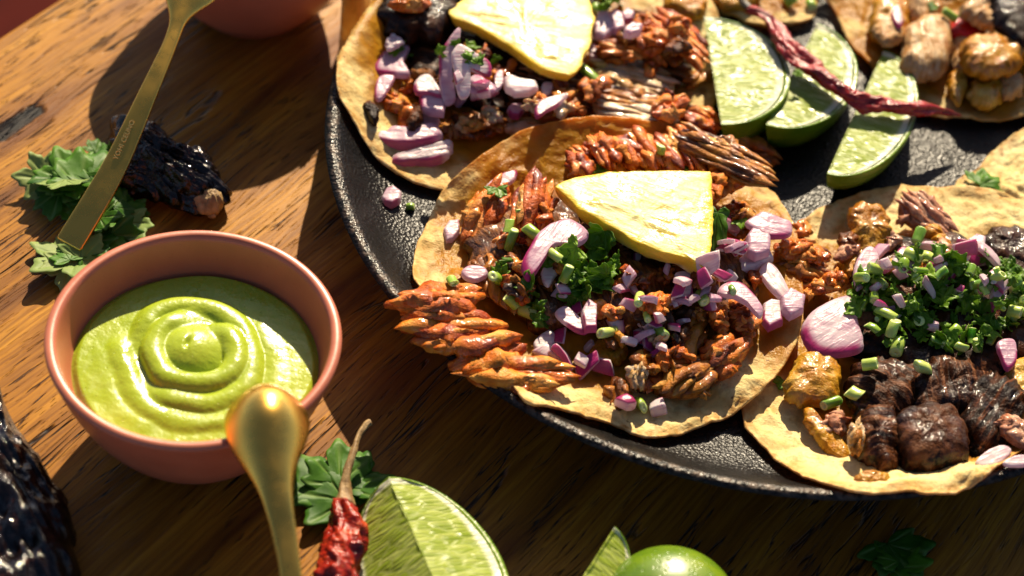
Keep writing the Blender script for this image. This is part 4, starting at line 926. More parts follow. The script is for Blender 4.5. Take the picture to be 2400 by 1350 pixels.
onion_shape([(1180, 190), (1188, 182), (1215, 192), (1255, 198), (1262, 215), (1240, 226), (1205, 228), (1185, 215)], 'creamy white onion block beneath the rear pineapple wedge', th=.4, dz=.3, p=6)
onion_shape([(1188, 262), (1198, 250), (1222, 248), (1230, 262), (1215, 278), (1198, 276)], 'small white onion cube with purple front, above the front tortilla rim', th=.35, skin=(0, 1, .2), p=6, dz=.2)
onion_shape([(1252, 260), (1270, 238), (1305, 228), (1330, 222), (1310, 248), (1280, 265), (1258, 278)], 'dark purple onion slice by the tip of the rear pineapple wedge', th=.35, skin=(.3, 1, -.2), dz=.3)
onion_shape([(1268, 205), (1280, 195), (1295, 200), (1290, 222), (1275, 230)], 'lilac onion bit under the tip of the rear pineapple wedge', th=.3, dz=.3)
for i, (o, lb) in enumerate([([(1392, 60), (1400, 35), (1420, 30), (1432, 50), (1440, 75), (1415, 98), (1392, 90)], 'large lilac onion cube right of the rear pineapple wedge'),
                             ([(1425, 42), (1440, 32), (1456, 40), (1465, 75), (1440, 82)], 'second lilac onion cube right of the rear pineapple wedge'),
                             ([(1455, 42), (1468, 28), (1486, 38), (1480, 55), (1462, 58)], 'magenta-sided onion cube beside the lilac ones'),
                             ([(1462, 76), (1480, 62), (1505, 66), (1500, 82), (1475, 90), (1462, 86)], 'loose pale onion cube lying on the flat orange pork slice')]):
    onion_shape(o, lb, th=.45, skin=[None, None, (-.3, 1, .2), None][i], dz=.6, p=6)
onion_shape([(1380, 120), (1390, 104), (1398, 120), (1398, 140), (1386, 145)], 'purple onion sliver touching the rear pineapple wedge edge', th=.3, skin=(1, 0, -.2), dz=.3)
# front taco
onion_shape([(1138, 440), (1160, 420), (1200, 402), (1212, 405), (1205, 425), (1180, 440), (1150, 450)], 'lilac onion slice behind the upright rust pork piece', th=.3, skin=(-.3, -1, .1), dz=.3)
onion_shape([(1038, 545), (1052, 525), (1075, 522), (1078, 545), (1060, 570), (1045, 575)], 'pale pink onion cube alone on the left rim of the front taco', th=.4, p=6)
onion_shape([(1082, 640), (1098, 628), (1135, 630), (1142, 648), (1115, 662), (1090, 655)], 'dusky onion piece above the fanned pork strips', th=.35, p=5)
onion_shape([(1222, 620), (1245, 575), (1265, 545), (1300, 522), (1340, 515), (1380, 545), (1360, 575), (1300, 580), (1270, 620), (1240, 655)], 'big pink onion slice left below the front pineapple wedge', th=.45, skin=(-1, .5, .3), dz=.35, fib=RAD(-50))
onion_shape([(1268, 655), (1275, 625), (1300, 600), (1322, 615), (1300, 650), (1285, 672)], 'translucent lilac onion slice next to the coriander clump', th=.35, dz=.3)
onion_shape([(1745, 525), (1770, 508), (1790, 500), (1830, 515), (1855, 525), (1850, 555), (1800, 560), (1770, 545)], 'large pale onion slice at the right of the front pineapple wedge', th=.4, skin=(.3, 1, .5), dz=.5, fib=RAD(15))
onion_shape([(1748, 560), (1760, 542), (1790, 540), (1805, 560), (1802, 600), (1770, 612), (1750, 600)], 'pale onion cube below the large pale slice', th=.5, dz=.5, p=6)
onion_shape([(1725, 618), (1750, 598), (1800, 590), (1810, 612), (1765, 635), (1735, 642)], 'lilac layered onion block below the pale cube', th=.45, dz=.4, p=6)
onion_shape([(1778, 640), (1800, 618), (1825, 640), (1852, 695), (1838, 708), (1805, 680)], 'long lilac onion strip leaning to the lower right', th=.35, dz=.4, fib=RAD(55))
onion_shape([(1828, 705), (1850, 682), (1885, 700), (1880, 735), (1850, 752), (1832, 735)], 'dusky onion cube at the end of the long lilac strip', th=.45, dz=.3, p=6)
onion_shape([(1788, 720), (1805, 708), (1828, 712), (1832, 762), (1800, 778), (1785, 760)], 'magenta onion cube pair at the right of the front taco', th=.4, skin=(.2, 1, -.3), dz=.3, p=6)
onion_shape([(1680, 690), (1700, 665), (1740, 668), (1785, 720), (1780, 745), (1755, 720), (1720, 700)], 'curved pink onion slice above the orange nubs', th=.35, skin=(.5, -1, .3), dz=.35)
onion_shape([(1580, 660), (1585, 640), (1618, 645), (1620, 700), (1590, 706)], 'deep magenta onion piece right under the front pineapple wedge', th=.4, skin=(0, 1, -.5), dz=.4)
onion_shape([(1300, 735), (1325, 720), (1355, 742), (1380, 775), (1360, 782), (1320, 760)], 'bright lilac onion strip below the coriander clump', th=.35, skin=(.7, 1, .3), dz=.3)
onion_shape([(1362, 735), (1378, 708), (1398, 720), (1398, 778), (1370, 780)], 'magenta onion cube beside the bright lilac strip', th=.4, skin=(0.2, 1, .1), dz=.3, p=6)
onion_shape([(1250, 805), (1285, 778), (1300, 790), (1295, 815), (1265, 828)], 'grey-lilac onion slice behind the lowest fanned strip', th=.3, dz=.2)
# beef taco
onion_shape([(1878, 775), (1895, 742), (1940, 708), (1990, 688), (2012, 700), (2008, 750), (2022, 795), (2018, 822), (1950, 834), (1900, 818)], 'large white onion slice with lilac edge, biggest on the beef taco', th=.5, skin=(-.4, 1, .35), dz=.5, p=4, fib=RAD(-30), bend=.07)
onion_shape([(2090, 620), (2110, 582), (2130, 590), (2150, 640), (2130, 640)], 'magenta onion skin shard among the greens at the back of the beef taco', th=.3, skin=(.5, 0, -.6), dz=.6)
onion_shape([(2000, 640), (2020, 590), (2045, 580), (2060, 610), (2040, 650), (2010, 680)], 'lilac onion slice at the back left of the greens', th=.35, dz=.4)
onion_shape([(2200, 640), (2215, 600), (2250, 585), (2275, 600), (2245, 640), (2225, 662)], 'pink and white onion slice among the greens', th=.4, skin=(0, 1, .2), dz=.6)
onion_shape([(2265, 568), (2285, 555), (2308, 562), (2305, 580), (2280, 588)], 'pale onion cube by the pink pork piece', th=.35, dz=.3, p=6)
onion_shape([(2320, 690), (2335, 672), (2352, 690), (2350, 725), (2325, 730)], 'lilac onion cube at the right of the greens', th=.4, skin=(0, 1, .4), dz=.4, p=6)
onion_shape([(2335, 810), (2350, 798), (2378, 805), (2380, 850), (2360, 870), (2345, 845)], 'magenta onion piece at the right of the dark beef', th=.4, skin=(0, 1, -.4), dz=.4)
onion_shape([(2285, 1085), (2310, 1060), (2350, 1045), (2370, 1060), (2340, 1090), (2300, 1098)], 'grey-lilac onion slices on the tortilla rim below the burnt beef', th=.3, dz=.3, fib=RAD(-20))
onion_shape([(2350, 1085), (2380, 1070), (2420, 1072), (2410, 1092), (2365, 1096)], 'pink onion sliver on the tortilla rim at the right edge', th=.25, dz=.25)
# pork cube taco
onion_shape([(2090, 40), (2100, 15), (2108, 20), (2115, 55), (2105, 65)], 'purple onion sliver standing on the yellow glazed cube', th=.25, skin=(0, 1, -.9), dz=.3)
# single dice by the plate rim
onion_shape([(893, 470), (905, 450), (922, 444), (940, 458), (938, 475), (918, 488), (902, 484)], 'single lilac onion cube lying on the bare plate left of the front taco', th=.4, skin=(0, 1, .5), p=6)

def scatter_dice(poly, cnt, smin, smax, label, group, lift=0.0, **kw):
    for _ in range(cnt):
        u, v = inpoly(poly); a = rng.uniform(smin, smax); el = rng.choice([1.0, 1.1, 1.3, 1.9])
        dice(u, v, (a * el, a * rng.uniform(.6, 1.05), rng.uniform(.12, .24)), label(u, v) if callable(label) else label, group, lift=lift, **kw)
scatter_dice([(1330, 620), (1480, 600), (1640, 640), (1700, 680), (1640, 760), (1500, 800), (1380, 770), (1320, 690)], 30, .26, .62, zone('small diced red onion piece', 1510, 690, 'next to the dark coriander clump', 'next to the curled pink slice and orange nubs', 'right under the front pineapple wedge edge', 'in the middle of the front taco'), 'diced red onion in front of the pineapple')
scatter_dice([(1690, 500), (1725, 520), (1725, 640), (1690, 690), (1640, 680), (1680, 620)], 11, .4, .7, 'diced red onion piece along the right side of the front pineapple wedge', 'diced red onion beside the pineapple')
scatter_dice([(1240, 760), (1340, 780), (1420, 850), (1380, 880), (1280, 830)], 8, .35, .55, 'diced red onion piece near the lowest fanned pork strip', 'diced red onion near the fanned pork')
scatter_dice([(1460, 790), (1600, 760), (1560, 860), (1480, 850)], 5, .35, .5, 'diced red onion piece on the pork at the front of the front taco', 'diced red onion on the front pork')
scatter_dice([(2010, 620), (2150, 560), (2330, 580), (2390, 680), (2300, 700), (2100, 700)], 16, .4, .7, 'diced red onion piece mixed into the back of the chopped greens', 'diced red onion in the chopped greens')
scatter_dice([(1050, 175), (1140, 200), (1230, 190), (1140, 240), (1060, 240)], 7, .4, .6, 'diced red onion piece tucked between the rear taco slices', 'diced red onion on the rear taco')
for q in [(1495, 805, .55), (1540, 965, .45), (1465, 945, .4)]:
    dice(q[0], q[1], (q[2] * 1.2, q[2], .4), ['lilac onion cube on the brown pork at the middle front', 'lilac onion cube on the front tortilla rim next to a green ring', 'grey onion cube on the front tortilla rim at the end of a thin pork strip'][[805, 965, 945].index(q[1])], 'loose onion cubes at the front')

# ------------------------------------------------------------------ greens
def tubecut(u, v, ln, rad, label, group, spin=None, tip=None, lift=0.0):
    p, nrm = hit(u, v); spin = rng.uniform(0, 6.28) if spin is None else spin
    nrm = nrm * .5 + np.array([0, 0, .5]); R = frame(nrm, spin, *( (rng.gauss(0, .5), rng.gauss(0, .5)) if tip is None else tip))
    n = 14; a = np.arange(n) / n * 2 * np.pi; V = []; sq = rng.uniform(.6, 1.0); bend = rng.uniform(-.3, .3); skew = rng.uniform(-.5, .5)
    hol = rng.random() < .35
    prof_ = [(-1, .62), (-1, .92), (-.9, 1.0), (0, 1.0), (.9, 1.0), (1, .92), (1, .62), (0, .58)] if hol else [(-.94, .05), (-1, .80), (-.86, 1.0), (0, 1.0), (.86, 1.0), (1, .80), (.94, .05), (0, .04)]
    for x, r_ in prof_:
        V.append(np.stack([np.full(n, x * ln / 2) + skew * np.sin(a) * r_ * rad, np.cos(a) * r_ * rad, np.sin(a) * r_ * rad * sq + bend * x * x * ln / 2], -1))
    X = np.concatenate(V); W = X @ R.T; W = W + p + nrm / np.linalg.norm(nrm) * (lift - W[:, 2].min() * .8)
    F = ringfaces(len(prof_), n) + [[(len(prof_) - 1) * n + i, (len(prof_) - 1) * n + (i + 1) % n, (i + 1) % n, i] for i in range(n)]
    sk = np.repeat([1.0, .8, .1, 0, .1, .8, 1.0, 1.0], n)
    mk('chopped_stem', W, F, MST, label=label, cat='chopped green', group=group, attrs={'skin': sk})
def leafmesh(lobes=5, nr=7, seed=0, deep=.42, teeth=.10):
    """one coriander leaflet in its own plane, base at the origin, about 1 long: lobed, toothed fan"""
    n = 96; a = np.linspace(-2.2, 2.2, n); rs = np.random.RandomState(seed)
    r = np.full(n, .42)
    for i, (t0, w_, sg) in enumerate([(0, 1.0, .50), (.85, .90, .46), (-.85, .90, .46), (1.66, .70, .46), (-1.66, .70, .46)]):
        t0 += .08 * rs.randn(); w_ *= 1 + .08 * rs.randn(); x = (a - t0) / sg
        lob = w_ * np.clip(1 - np.abs(x) ** 2.2, 0, 1) ** .55
        tee = 1 + .13 * np.cos(x * 7.2 + .3 * rs.randn()) * np.exp(-x * x * .5)
        r = np.maximum(r, .40 + (lob * tee) * .60 * (w_ ** .2) - .04)
    r = r * np.interp(np.abs(a), [0, 1.7, 2.2], [1, .95, .5])
    V = [[0, 0]]; at = [0.0]; fr = [0]
    for k in range(1, nr + 1):
        f = k / nr
        for i in range(n):
            V.append([math.cos(a[i]) * r[i] * f, math.sin(a[i]) * r[i] * f])
            ve = max(0, 1 - min(abs(a[i] - q_) for q_ in (0, .8, -.8, 1.62, -1.62)) * 9) * (1 - .6 * f)
            at.append(ve); fr.append(f)
    F = [[0, 1 + i, 2 + i] for i in range(n - 1)] + [q[::-1] for q in ringfaces(nr, n, 1, closed=False)]
    return np.array(V), F, np.array(at), np.array(fr)
LEAF = [leafmesh(seed=i, deep=.38 + .08 * (i % 3)) for i in range(6)]
def leaf(p, nrm, spin, size, mat, cup=.25, parent=None, name='leaf', wob=.12, z0=0.06, thick=.022, flat=1.0, R=None, **kw):
    V2, F, ve, fr = LEAF[rng.randrange(6)]
    sd_ = rng.random() * 60
    q = np.stack([V2[:, 0], V2[:, 1] * flat, V2[:, 0] * 0], -1)
    q[:, 0] -= .45
    h = cup * (q[:, 1] ** 2 * .9 + .5 * (q[:, 0]) ** 2 * rng.uniform(-1, 1)) + wob * fbm(np.stack([q[:, 0] * 1.6 + sd_, q[:, 1] * 1.6, q[:, 0] * 0], -1), 3) - .03 * ve
    q[:, 2] = h; q *= size
    if R is None: R = frame(np.asarray(nrm, float), spin, 0, 0)
    W = q @ R.T + p + np.array([0, 0, z0])
    up_ = R[:, 2]
    k = len(W); W = np.concatenate([W, W - up_ * thick])
    FF = F + [[i + k for i in f[::-1]] for f in F]
    n = 96; base = 1 + 6 * n
    rimv = [0] + list(range(base, base + n))
    for i in range(len(rimv)):
        a_, b_ = rimv[i], rimv[(i + 1) % len(rimv)]; FF.append([b_, a_, a_ + k, b_ + k])
    return mk(name, W, FF, mat, parent=parent, attrs={'vein': np.concatenate([ve, ve])}, **kw)
def px_dir(u, v, ang):
    """spin that makes a leaf lying on its frame point along an image angle"""
    a0 = P(u, v, 1); a1 = P(u + 30 * math.cos(ang), v + 30 * math.sin(ang), 1); d = a1 - a0
    return d / np.linalg.norm(d)
def leaf_at(u, v, ang, size, mat, lift=.05, pitch=0.0, roll=0.0, z=None, **kw):
    p, nrm = hit(u, v)
    if z is not None: p = P(u, v, z)
    d = px_dir(u, v, ang); s_ = np.cross([0, 0, 1.0], d); up_ = np.array([0, 0, 1.0])
    R0 = np.stack([d, s_, up_], -1) @ rot((0, 1, 0), -pitch) @ rot((1, 0, 0), roll)
    return leaf(p, up_, 0, size, mat, R=R0, z0=lift, **kw)
def shred(u, v, size, label, group, lift=.0):
    p, nrm = hit(u, v); nrm = nrm * .4 + np.array([0, -.1, .6]); R = frame(nrm, rng.uniform(0, 6.28), rng.gauss(0, .6), rng.gauss(0, .6))
    leaf(p, nrm, 0, size, rng.choice([MCI, MCH]), cup=rng.uniform(-.6, .6), wob=.25, z0=.10 + lift, flat=rng.uniform(.35, .9), R=R, name='coriander_shred', label=label, cat='coriander', group=group)
# front taco: coriander clump
for _ in range(30):
    u, v = inpoly([(1285, 610), (1330, 565), (1400, 570), (1450, 610), (1430, 660), (1360, 710), (1290, 700)])
    shred(u, v, rng.uniform(.55, .95), zone('coriander leaf shred', 1370, 635, 'of the clump, touching the big pink onion slice', 'of the clump, touching the diced onion', 'of the clump, touching the front pineapple wedge', 'of the clump, touching the bright lilac onion strip')(u, v), 'coriander clump on the front taco')
for _ in range(9):
    u, v = inpoly([(1140, 620), (1200, 600), (1300, 740), (1260, 770), (1200, 700)])
    shred(u, v, rng.uniform(.4, .7), 'yellow-green coriander shred above the fanned pork strips', 'coriander shreds above the fanned pork')
gl = 'chopped green stem on the front taco, left of the pineapple'
for (u, v, l_, r_, a) in [(1190, 575, .75, .16, 1.5), (1195, 535, .5, .16, 1.4), (1245, 548, .6, .2, .4), (1300, 600, .6, .16, .3), (1330, 655, .6, .17, 1.2), (1200, 715, .5, .17, .1), (1240, 738, .6, .2, .3), (1160, 665, .7, .2, 2.2), (1210, 505, .3, .1, 1)]:
    tubecut(u, v, l_, r_, gl, 'chopped green stems left of the pineapple', spin=-a)
gl = 'chopped green stem in the onion pile in front of the front pineapple wedge'
for (u, v, l_, r_, a) in [(1420, 790, .75, .17, 2.0), (1500, 715, .9, .15, 1.2), (1550, 785, .45, .18, .6), (1650, 702, .5, .2, .8), (1715, 685, .3, .12, 1), (1520, 745, .5, .12, 1)]:
    tubecut(u, v, l_, r_, gl, 'chopped green stems in the onion pile', spin=-a, tip=(0, .2))
tubecut(1500, 960, .5, .24, 'bright green stem ring on the front tortilla rim', None, spin=1.5)
tubecut(1552, 358, .35, .18, 'yellow-green stem ring lying on the scored pork strips', None, tip=(0, 1.3))
tubecut(1060, 668, .45, .17, 'faded green stem bit on the left rim of the front taco', None)
tubecut(960, 490, .3, .14, 'tiny green stem bit on the plate next to the single onion cube', None)
tubecut(1378, 178, 1.1, .22, 'thick bright green stem poking out under the rear pineapple wedge', None, spin=-.5, tip=(0, 0))
leaf_at(1676, 545, 1.6, 1.5, MCI, z=3.4, cup=.3, flat=.4, pitch=-.5, name='coriander_leaf', label='narrow coriander leaf hanging at the right edge of the front pineapple wedge', cat='coriander')
leaf_at(1410, 400, 0.1, .9, MCI, z=2.9, flat=.4, name='coriander_leaf', label='dark coriander leaf peeping out behind the front pineapple wedge, at its left', cat='coriander')
leaf_at(1625, 398, 0.1, .6, MCI, z=2.9, flat=.4, name='coriander_leaf', label='coriander leaf tip peeping out behind the right end of the front pineapple wedge', cat='coriander')
leaf_at(1165, 460, 1.4, .55, MCI, lift=.2, name='coriander_leaf', label='small coriander leaf on the upright rust pork piece', cat='coriander')
leaf_at(1745, 530, .5, .6, MCI, lift=.15, name='coriander_leaf', label='dark coriander bit beside the sticky pork at the right of the pineapple', cat='coriander')
leaf_at(1828, 905, 2.2, .45, MCI, lift=.1, name='coriander_leaf', label='coriander bit between the front tortilla rim and the beef taco', cat='coriander')
leaf_at(935, 120, -0.7, .8, MCI, lift=.2, flat=.3, name='coriander_leaf', label='coriander strip across the purple-edged onion wedge', cat='coriander')
leaf_at(955, 140, 2.1, .75, MCI, lift=.25, flat=.4, name='coriander_leaf', label='curled coriander shred below the strip on the purple-edged onion wedge', cat='coriander')
for (u, v, l_, r_) in [(1405, 15, .6, .25), (1440, 15, .6, .28), (1395, 45, .4, .2)]:
    tubecut(u, v, l_, r_, 'chopped green stem right of the rear pineapple wedge at the top edge', 'green stems right of the rear pineapple', lift=.3)
for _ in range(5):
    u, v = inpoly([(1395, 0), (1470, 0), (1475, 25), (1400, 30)]); shred(u, v, .6, 'coriander shred right of the rear pineapple wedge at the top edge', 'coriander right of the rear pineapple', .2)
for _ in range(6):
    u, v = inpoly([(1060, 95), (1200, 140), (1180, 170), (1080, 150), (990, 120)]); shred(u, v, .5, 'shaded coriander shred under the rear pineapple wedge', 'coriander under the rear pineapple')
# beef taco: the pile of greens
pile = [(1990, 730), (2010, 650), (2090, 600), (2200, 590), (2330, 600), (2440, 640), (2450, 760), (2350, 780), (2270, 840), (2160, 800), (2060, 790)]
za = zone('chopped coriander leaf', 2210, 690, 'at the left of the green pile, by the large white onion slice', 'at the right of the green pile, by the frame edge', 'at the back of the green pile, by the pink pork', 'at the front of the green pile, over the black beef')
zb = zone('chopped green stem', 2210, 690, 'at the left of the green pile, by the large white onion slice', 'at the right of the green pile, by the frame edge', 'at the back of the green pile, by the pink pork', 'at the front of the green pile, over the black beef')
for k in range(210):
    u, v = inpoly(pile)
    if k % 4 == 1: tubecut(u, v, rng.uniform(.3, .7), rng.uniform(.10, .22), zb(u, v), 'chopped stems on the beef taco')
    else: shred(u, v, rng.uniform(.32, .85), za(u, v), 'chopped coriander on the beef taco')
scatter_dice([(2030, 640), (2150, 590), (2330, 600), (2400, 700), (2330, 780), (2150, 770), (2060, 740)], 14, .25, .5, 'tiny onion piece lying on top of the chopped greens', 'onion bits on the green pile')
for (u, v, l_, r_, lb) in [(2150, 875, .6, .24, 'yellow-green stem cut resting on black beef in front of the green pile'), (2100, 825, .55, .22, 'angular stem cut just above the one on black beef'), (2005, 930, .45, .25, 'dull green stem disc beside the amber cube'), (2040, 862, .5, .2, 'dark stem cut below the large white onion slice'), (1945, 945, .6, .17, 'shaded green stem between the amber cube and the orange rind'), (2090, 785, .55, .2, 'pale faceted stem cut at the front of the green pile'), (2070, 745, .75, .2, 'long pale stem cut at the left of the green pile'), (2370, 672, .4, .28, 'round pale stem slice at the right edge of the green pile'), (2150, 565, .6, .2, 'upright pale stem cut at the back of the green pile')]:
    tubecut(u, v, l_, r_, lb, None, lift=.1)
# ------------------------------------------------------------------ pineapple wedges
MPA = pineapple_m()
BV_keep = BV
blob('pineapple_wedge', [(1303, 438), (1320, 424), (1345, 416), (1420, 405), (1520, 400), (1664, 403), (1669, 470), (1668, 560), (1662, 625), (1650, 630), (1615, 606), (1560, 594), (1520, 580), (1480, 560), (1440, 535), (1400, 512), (1362, 492), (1338, 470)],
     MPA, th=0.05, z=3.9, under=14, p=9, amp=0.035, freq=2.6, fib=RAD(20), famp=0.02, ffreq=3, n=120, nr=26, jag=0.014, tilt=(0.0, 0.05), sharp=True,
     label='pale yellow pineapple wedge on top of the front taco', cat='pineapple', group='pineapple wedges')
blob('pineapple_wedge', [(1052, 30), (1062, 16), (1100, -10), (1150, -45), (1250, -75), (1340, -60), (1378, -10), (1392, 40), (1384, 95), (1362, 150), (1335, 178), (1305, 172), (1270, 160), (1240, 140), (1200, 110), (1150, 80), (1100, 55), (1060, 42)],
     MPA, th=0.05, z=3.3, under=12, p=9, amp=0.035, freq=2.6, fib=RAD(10), famp=0.03, ffreq=3, n=120, nr=26, jag=0.014, tilt=(0.0, 0.05), sharp=True,
     label='translucent pineapple wedge on top of the rear taco, cut off by the top edge', cat='pineapple', group='pineapple wedges')

# the rest
tubecut(2220, 45, .7, .16, 'green stem behind the red pepper chunk', None)
leaf_at(2188, 20, 0, .35, MCI, lift=.1, name='coriander_leaf', label='tiny coriander bit on the pale cube at the top edge', cat='coriander')
tubecut(1845, 12, .5, .25, 'green stem cut on the tortilla behind the lime wedges', None)
tubecut(1900, 15, .4, .2, 'shaded green stem cut at the right end of the tortilla behind the limes', None)
leaf_at(2318, 434, -.3, 1.05, MCL, lift=.12, name='coriander_leaf', label='single coriander leaf on the bare tortilla at the right edge', cat='coriander', cup=.15)
leaf_at(1872, 175, .6, .3, MCI, z=3.0, name='coriander_leaf', label='tiny coriander fleck on the middle lime wedge', cat='coriander')

# ------------------------------------------------------------------ spoons
MGO = gold()
def spoon(pts, widths, thick, bulge, mexp, label, up, nk=120, m=36, head_to=0.4):
    """pts (u, v, z) from the tip of the bowl to the end of the handle"""
    W = np.array([P(*q) for q in pts]); sp = spline(W, nk, closed=False)
    L = np.concatenate([[0], np.cumsum(np.linalg.norm(np.diff(W, axis=0), axis=1))]); t0 = L / L[-1]
    ts = np.linspace(0, 1, nk)
    def it(a): return np.interp(ts, t0, a) if True else None
    ww = np.interp(ts, *zip(*widths)); tt = np.interp(ts, *zip(*thick)); bb = np.interp(ts, *zip(*bulge)); me_ = np.interp(ts, *zip(*mexp))
    ker = np.ones(5) / 5
    for arr in (tt, bb): arr[2:-2] = np.convolve(arr, ker, 'valid')
    ww[3:-3] = np.convolve(ww, np.ones(7) / 7, 'valid')
    def prof_(k, t):
        R = sup(ww[k], tt[k], me_[k], m); R[:, 1] += bb[k] * (1 - (R[:, 0] / max(ww[k], 1e-4)) ** 2); return R
    root = empty('gold_spoon', (sp[nk // 2][0], sp[nk // 2][1], sp[:, 2].min()), label, 'spoon', 'gold spoons')
    kh = int(nk * head_to)
    a_ = lambda lo, hi: (lambda k, t: prof_(k + lo, t))
    T = np.gradient(sp, axis=0); T /= np.linalg.norm(T, axis=1, keepdims=True)
    def part(name, lo, hi):
        V = []
        for k in range(lo, hi):
            s_ = np.cross(T[k], up); s_ /= np.linalg.norm(s_); uu = np.cross(s_, T[k]); R = prof_(k, 0)
            V.append(sp[k] + R[:, :1] * s_ + R[:, 1:] * uu)
        mm = len(V[0]); V = np.concatenate(V); F = ringfaces(hi - lo, mm) + ([list(range(mm))[::-1]] if lo == 0 else []) + ([list(range((hi - lo - 1) * mm, (hi - lo) * mm))] if hi == nk else [])
        return mk(name, V, F, MGO, parent=root)
    part('bowl', 0, kh); part('handle', kh - 1, nk)
    return root, sp, T
# foreground spoon: bowl upside down over the rim of the sauce bowl, handle running down towards the camera
spoon([(628, 925, 4.45), (626, 985, 4.75), (634, 1080, 4.72), (652, 1180, 4.45), (668, 1260, 4.05), (684, 1370, 3.5), (700, 1560, 2.4), (716, 1850, .6)],
      [(0, .15), (.015, .66), (.045, 1.04), (.09, 1.23), (.14, 1.25), (.19, 1.06), (.245, .76), (.30, .50), (.37, .38), (.5, .30), (.8, .42), (1, .48)],
      [(0, .05), (.2, .08), (.3, .16), (.6, .14), (1, .10)],
      [(0, .15), (.03, .55), (.09, .95), (.15, .95), (.22, .55), (.30, .15), (.38, 0), (1, 0)],
      [(0, 2.0), (.3, 2.2), (.5, 3), (1, 5)], 'gold spoon in the foreground, its round back resting on the salsa bowl rim', np.array([0, 0, 1.0]), head_to=.30)
ts_root, tsp, tT = spoon([(478, -120, 5.2), (450, -40, 5.0), (425, 25, 4.75), (398, 105, 4.3), (345, 225, 3.5), (280, 370, 2.3), (225, 470, 1.5), (162, 574, 0.55)],
      [(0, .2), (.03, .7), (.08, 1.05), (.14, 1.12), (.19, .95), (.24, .55), (.29, .27), (.36, .24), (.50, .31), (.62, .37), (.80, .45), (.985, .50), (1, .46)],
      [(0, .05), (.2, .08), (.3, .15), (.6, .15), (1, .12)],
      [(0, .1), (.05, .3), (.14, .4), (.22, .2), (.30, 0), (1, 0)],
      [(0, 2.0), (.25, 2.2), (.4, 4), (1, 7)], 'gold spoon with an engraved handle leaning from the coriander up to the rear terracotta bowl', np.array([0.15, -.05, 1.0]), head_to=.30)
# engraved lettering along the handle, read from the end upwards
k = 120 * 1.0
fc_ = bpy.data.curves.new('lettering', 'FONT'); fc_.body = 'YOHI CEUNO'; fc_.size = 0.235 * S; fc_.extrude = 0.02 * S; fc_.space_character = 1.05
fc_.align_x = 'CENTER'; fc_.align_y = 'CENTER'; fc_.materials.append(MGO)
MLT = N('gold_lettering').out((0.95, 0.66, 0.20), 0.5, metal=0.4); fc_.materials[0] = MLT
ft = bpy.data.objects.new('lettering_source', fc_); fo = bpy.data.objects.new('lettering', bpy.data.meshes.new_from_object(ft)); COL.objects.link(fo); bpy.data.objects.remove(ft)
kk = int(np.argmin(np.abs(np.array([np.linalg.norm(p - P(277, 330, p[2])) for p in tsp]))))
t_ = -tT[kk]; s_ = np.cross(tT[kk], [0.15, -.05, 1.0]); s_ /= np.linalg.norm(s_); uu = np.cross(s_, tT[kk])
y_ = np.cross(uu, t_)
Mx = Matrix.Identity(4); pos = (tsp[kk] + uu * .158 + y_ * .08) * S
for i in range(3): Mx[i][0], Mx[i][1], Mx[i][2], Mx[i][3] = t_[i], y_[i], uu[i], pos[i]
fo.parent = ts_root; fo.matrix_world = Mx

# ------------------------------------------------------------------ dried chilies
MRC = chili('red_chili_skin', [(0.30, (0.10, 0.003, 0.004)), (0.48, (0.32, 0.012, 0.014)), (0.66, (0.46, 0.035, 0.032)), (0.82, (0.62, 0.19, 0.13))], (0.14, 0.34))
MRC2 = chili('orange_red_chili_skin', [(0.30, (0.09, 0.005, 0.004)), (0.5, (0.30, 0.016, 0.008)), (0.68, (0.46, 0.050, 0.014)), (0.85, (0.60, 0.16, 0.06))], (0.15, 0.35))
MBC = chili('black_chili_skin', [(0.30, (0.003, 0.002, 0.002)), (0.55, (0.005, 0.003, 0.003)), (0.72, (0.012, 0.005, 0.004)), (0.88, (0.07, 0.022, 0.012))], (0.06, 0.15), .07)
MSTM = plain('dry_stem', (0.20, 0.11, 0.035), (0.42, 0.27, 0.11), 0.6, 3)
MSTD = plain('dark_stem', (0.02, 0.014, 0.008), (0.10, 0.07, 0.03), 0.5, 3)
def tube(name, pts, rad, mat, wr=.25, fr=2.5, n=28, nk=90, flat=1.0, sp_jit=0.0, **kw):
    W = np.array([P(*q) for q in pts]); sp = spline(W, nk, closed=False); ts = np.linspace(0, 1, nk); rr_ = np.interp(ts, *zip(*rad))
    a = np.arange(n) / n * 2 * np.pi; sd_ = rng.random() * 40
    def prof_(k, t):
        q = np.stack([np.cos(a) * 1.3 + sd_, np.sin(a) * 1.3, np.full(n, t * nk / 28 * fr)], -1)
        R = rr_[k] * (1 + wr * fbm(q, 4) - wr * .6 * np.abs(noise(q * 1.7)) ); tw = t * 2.5
        return np.stack([np.cos(a + tw) * R, np.sin(a + tw) * R * flat], -1)
    return loft(name, sp, prof_, mat, **kw)
r1 = empty('dried_red_chili', P(1990, 235, 2.5), 'long dried red chili lying across the three lime wedges', 'chili', 'dried red chilies')
tube('pod', [(1752, 18, 2.7), (1800, 42, 2.8), (1838, 98, 2.9), (1872, 138, 2.95), (1920, 170, 2.95), (1965, 205, 2.95), (2010, 235, 2.9), (2060, 243, 2.9), (2110, 252, 2.9), (2160, 255, 2.75), (2205, 260, 2.5), (2252, 270, 2.2)],
     [(0, .14), (.06, .24), (.16, .30), (.28, .38), (.45, .39), (.60, .36), (.72, .30), (.85, .25), (.93, .16), (1, .03)], MRC, wr=.45, fr=1.9, nk=160, n=40, flat=.75, parent=r1)
tube('stem', [(1728, -30, 2.5), (1738, 0, 2.65), (1756, 20, 2.7)], [(0, .10), (.6, .17), (1, .15)], MSTD, wr=.2, nk=24, parent=r1)
r2 = empty('dried_red_chili', P(805, 1270, 0), 'short wrinkled red chili with a long dry stem, on the table beside the lime wedge', 'chili', 'dried red chilies')
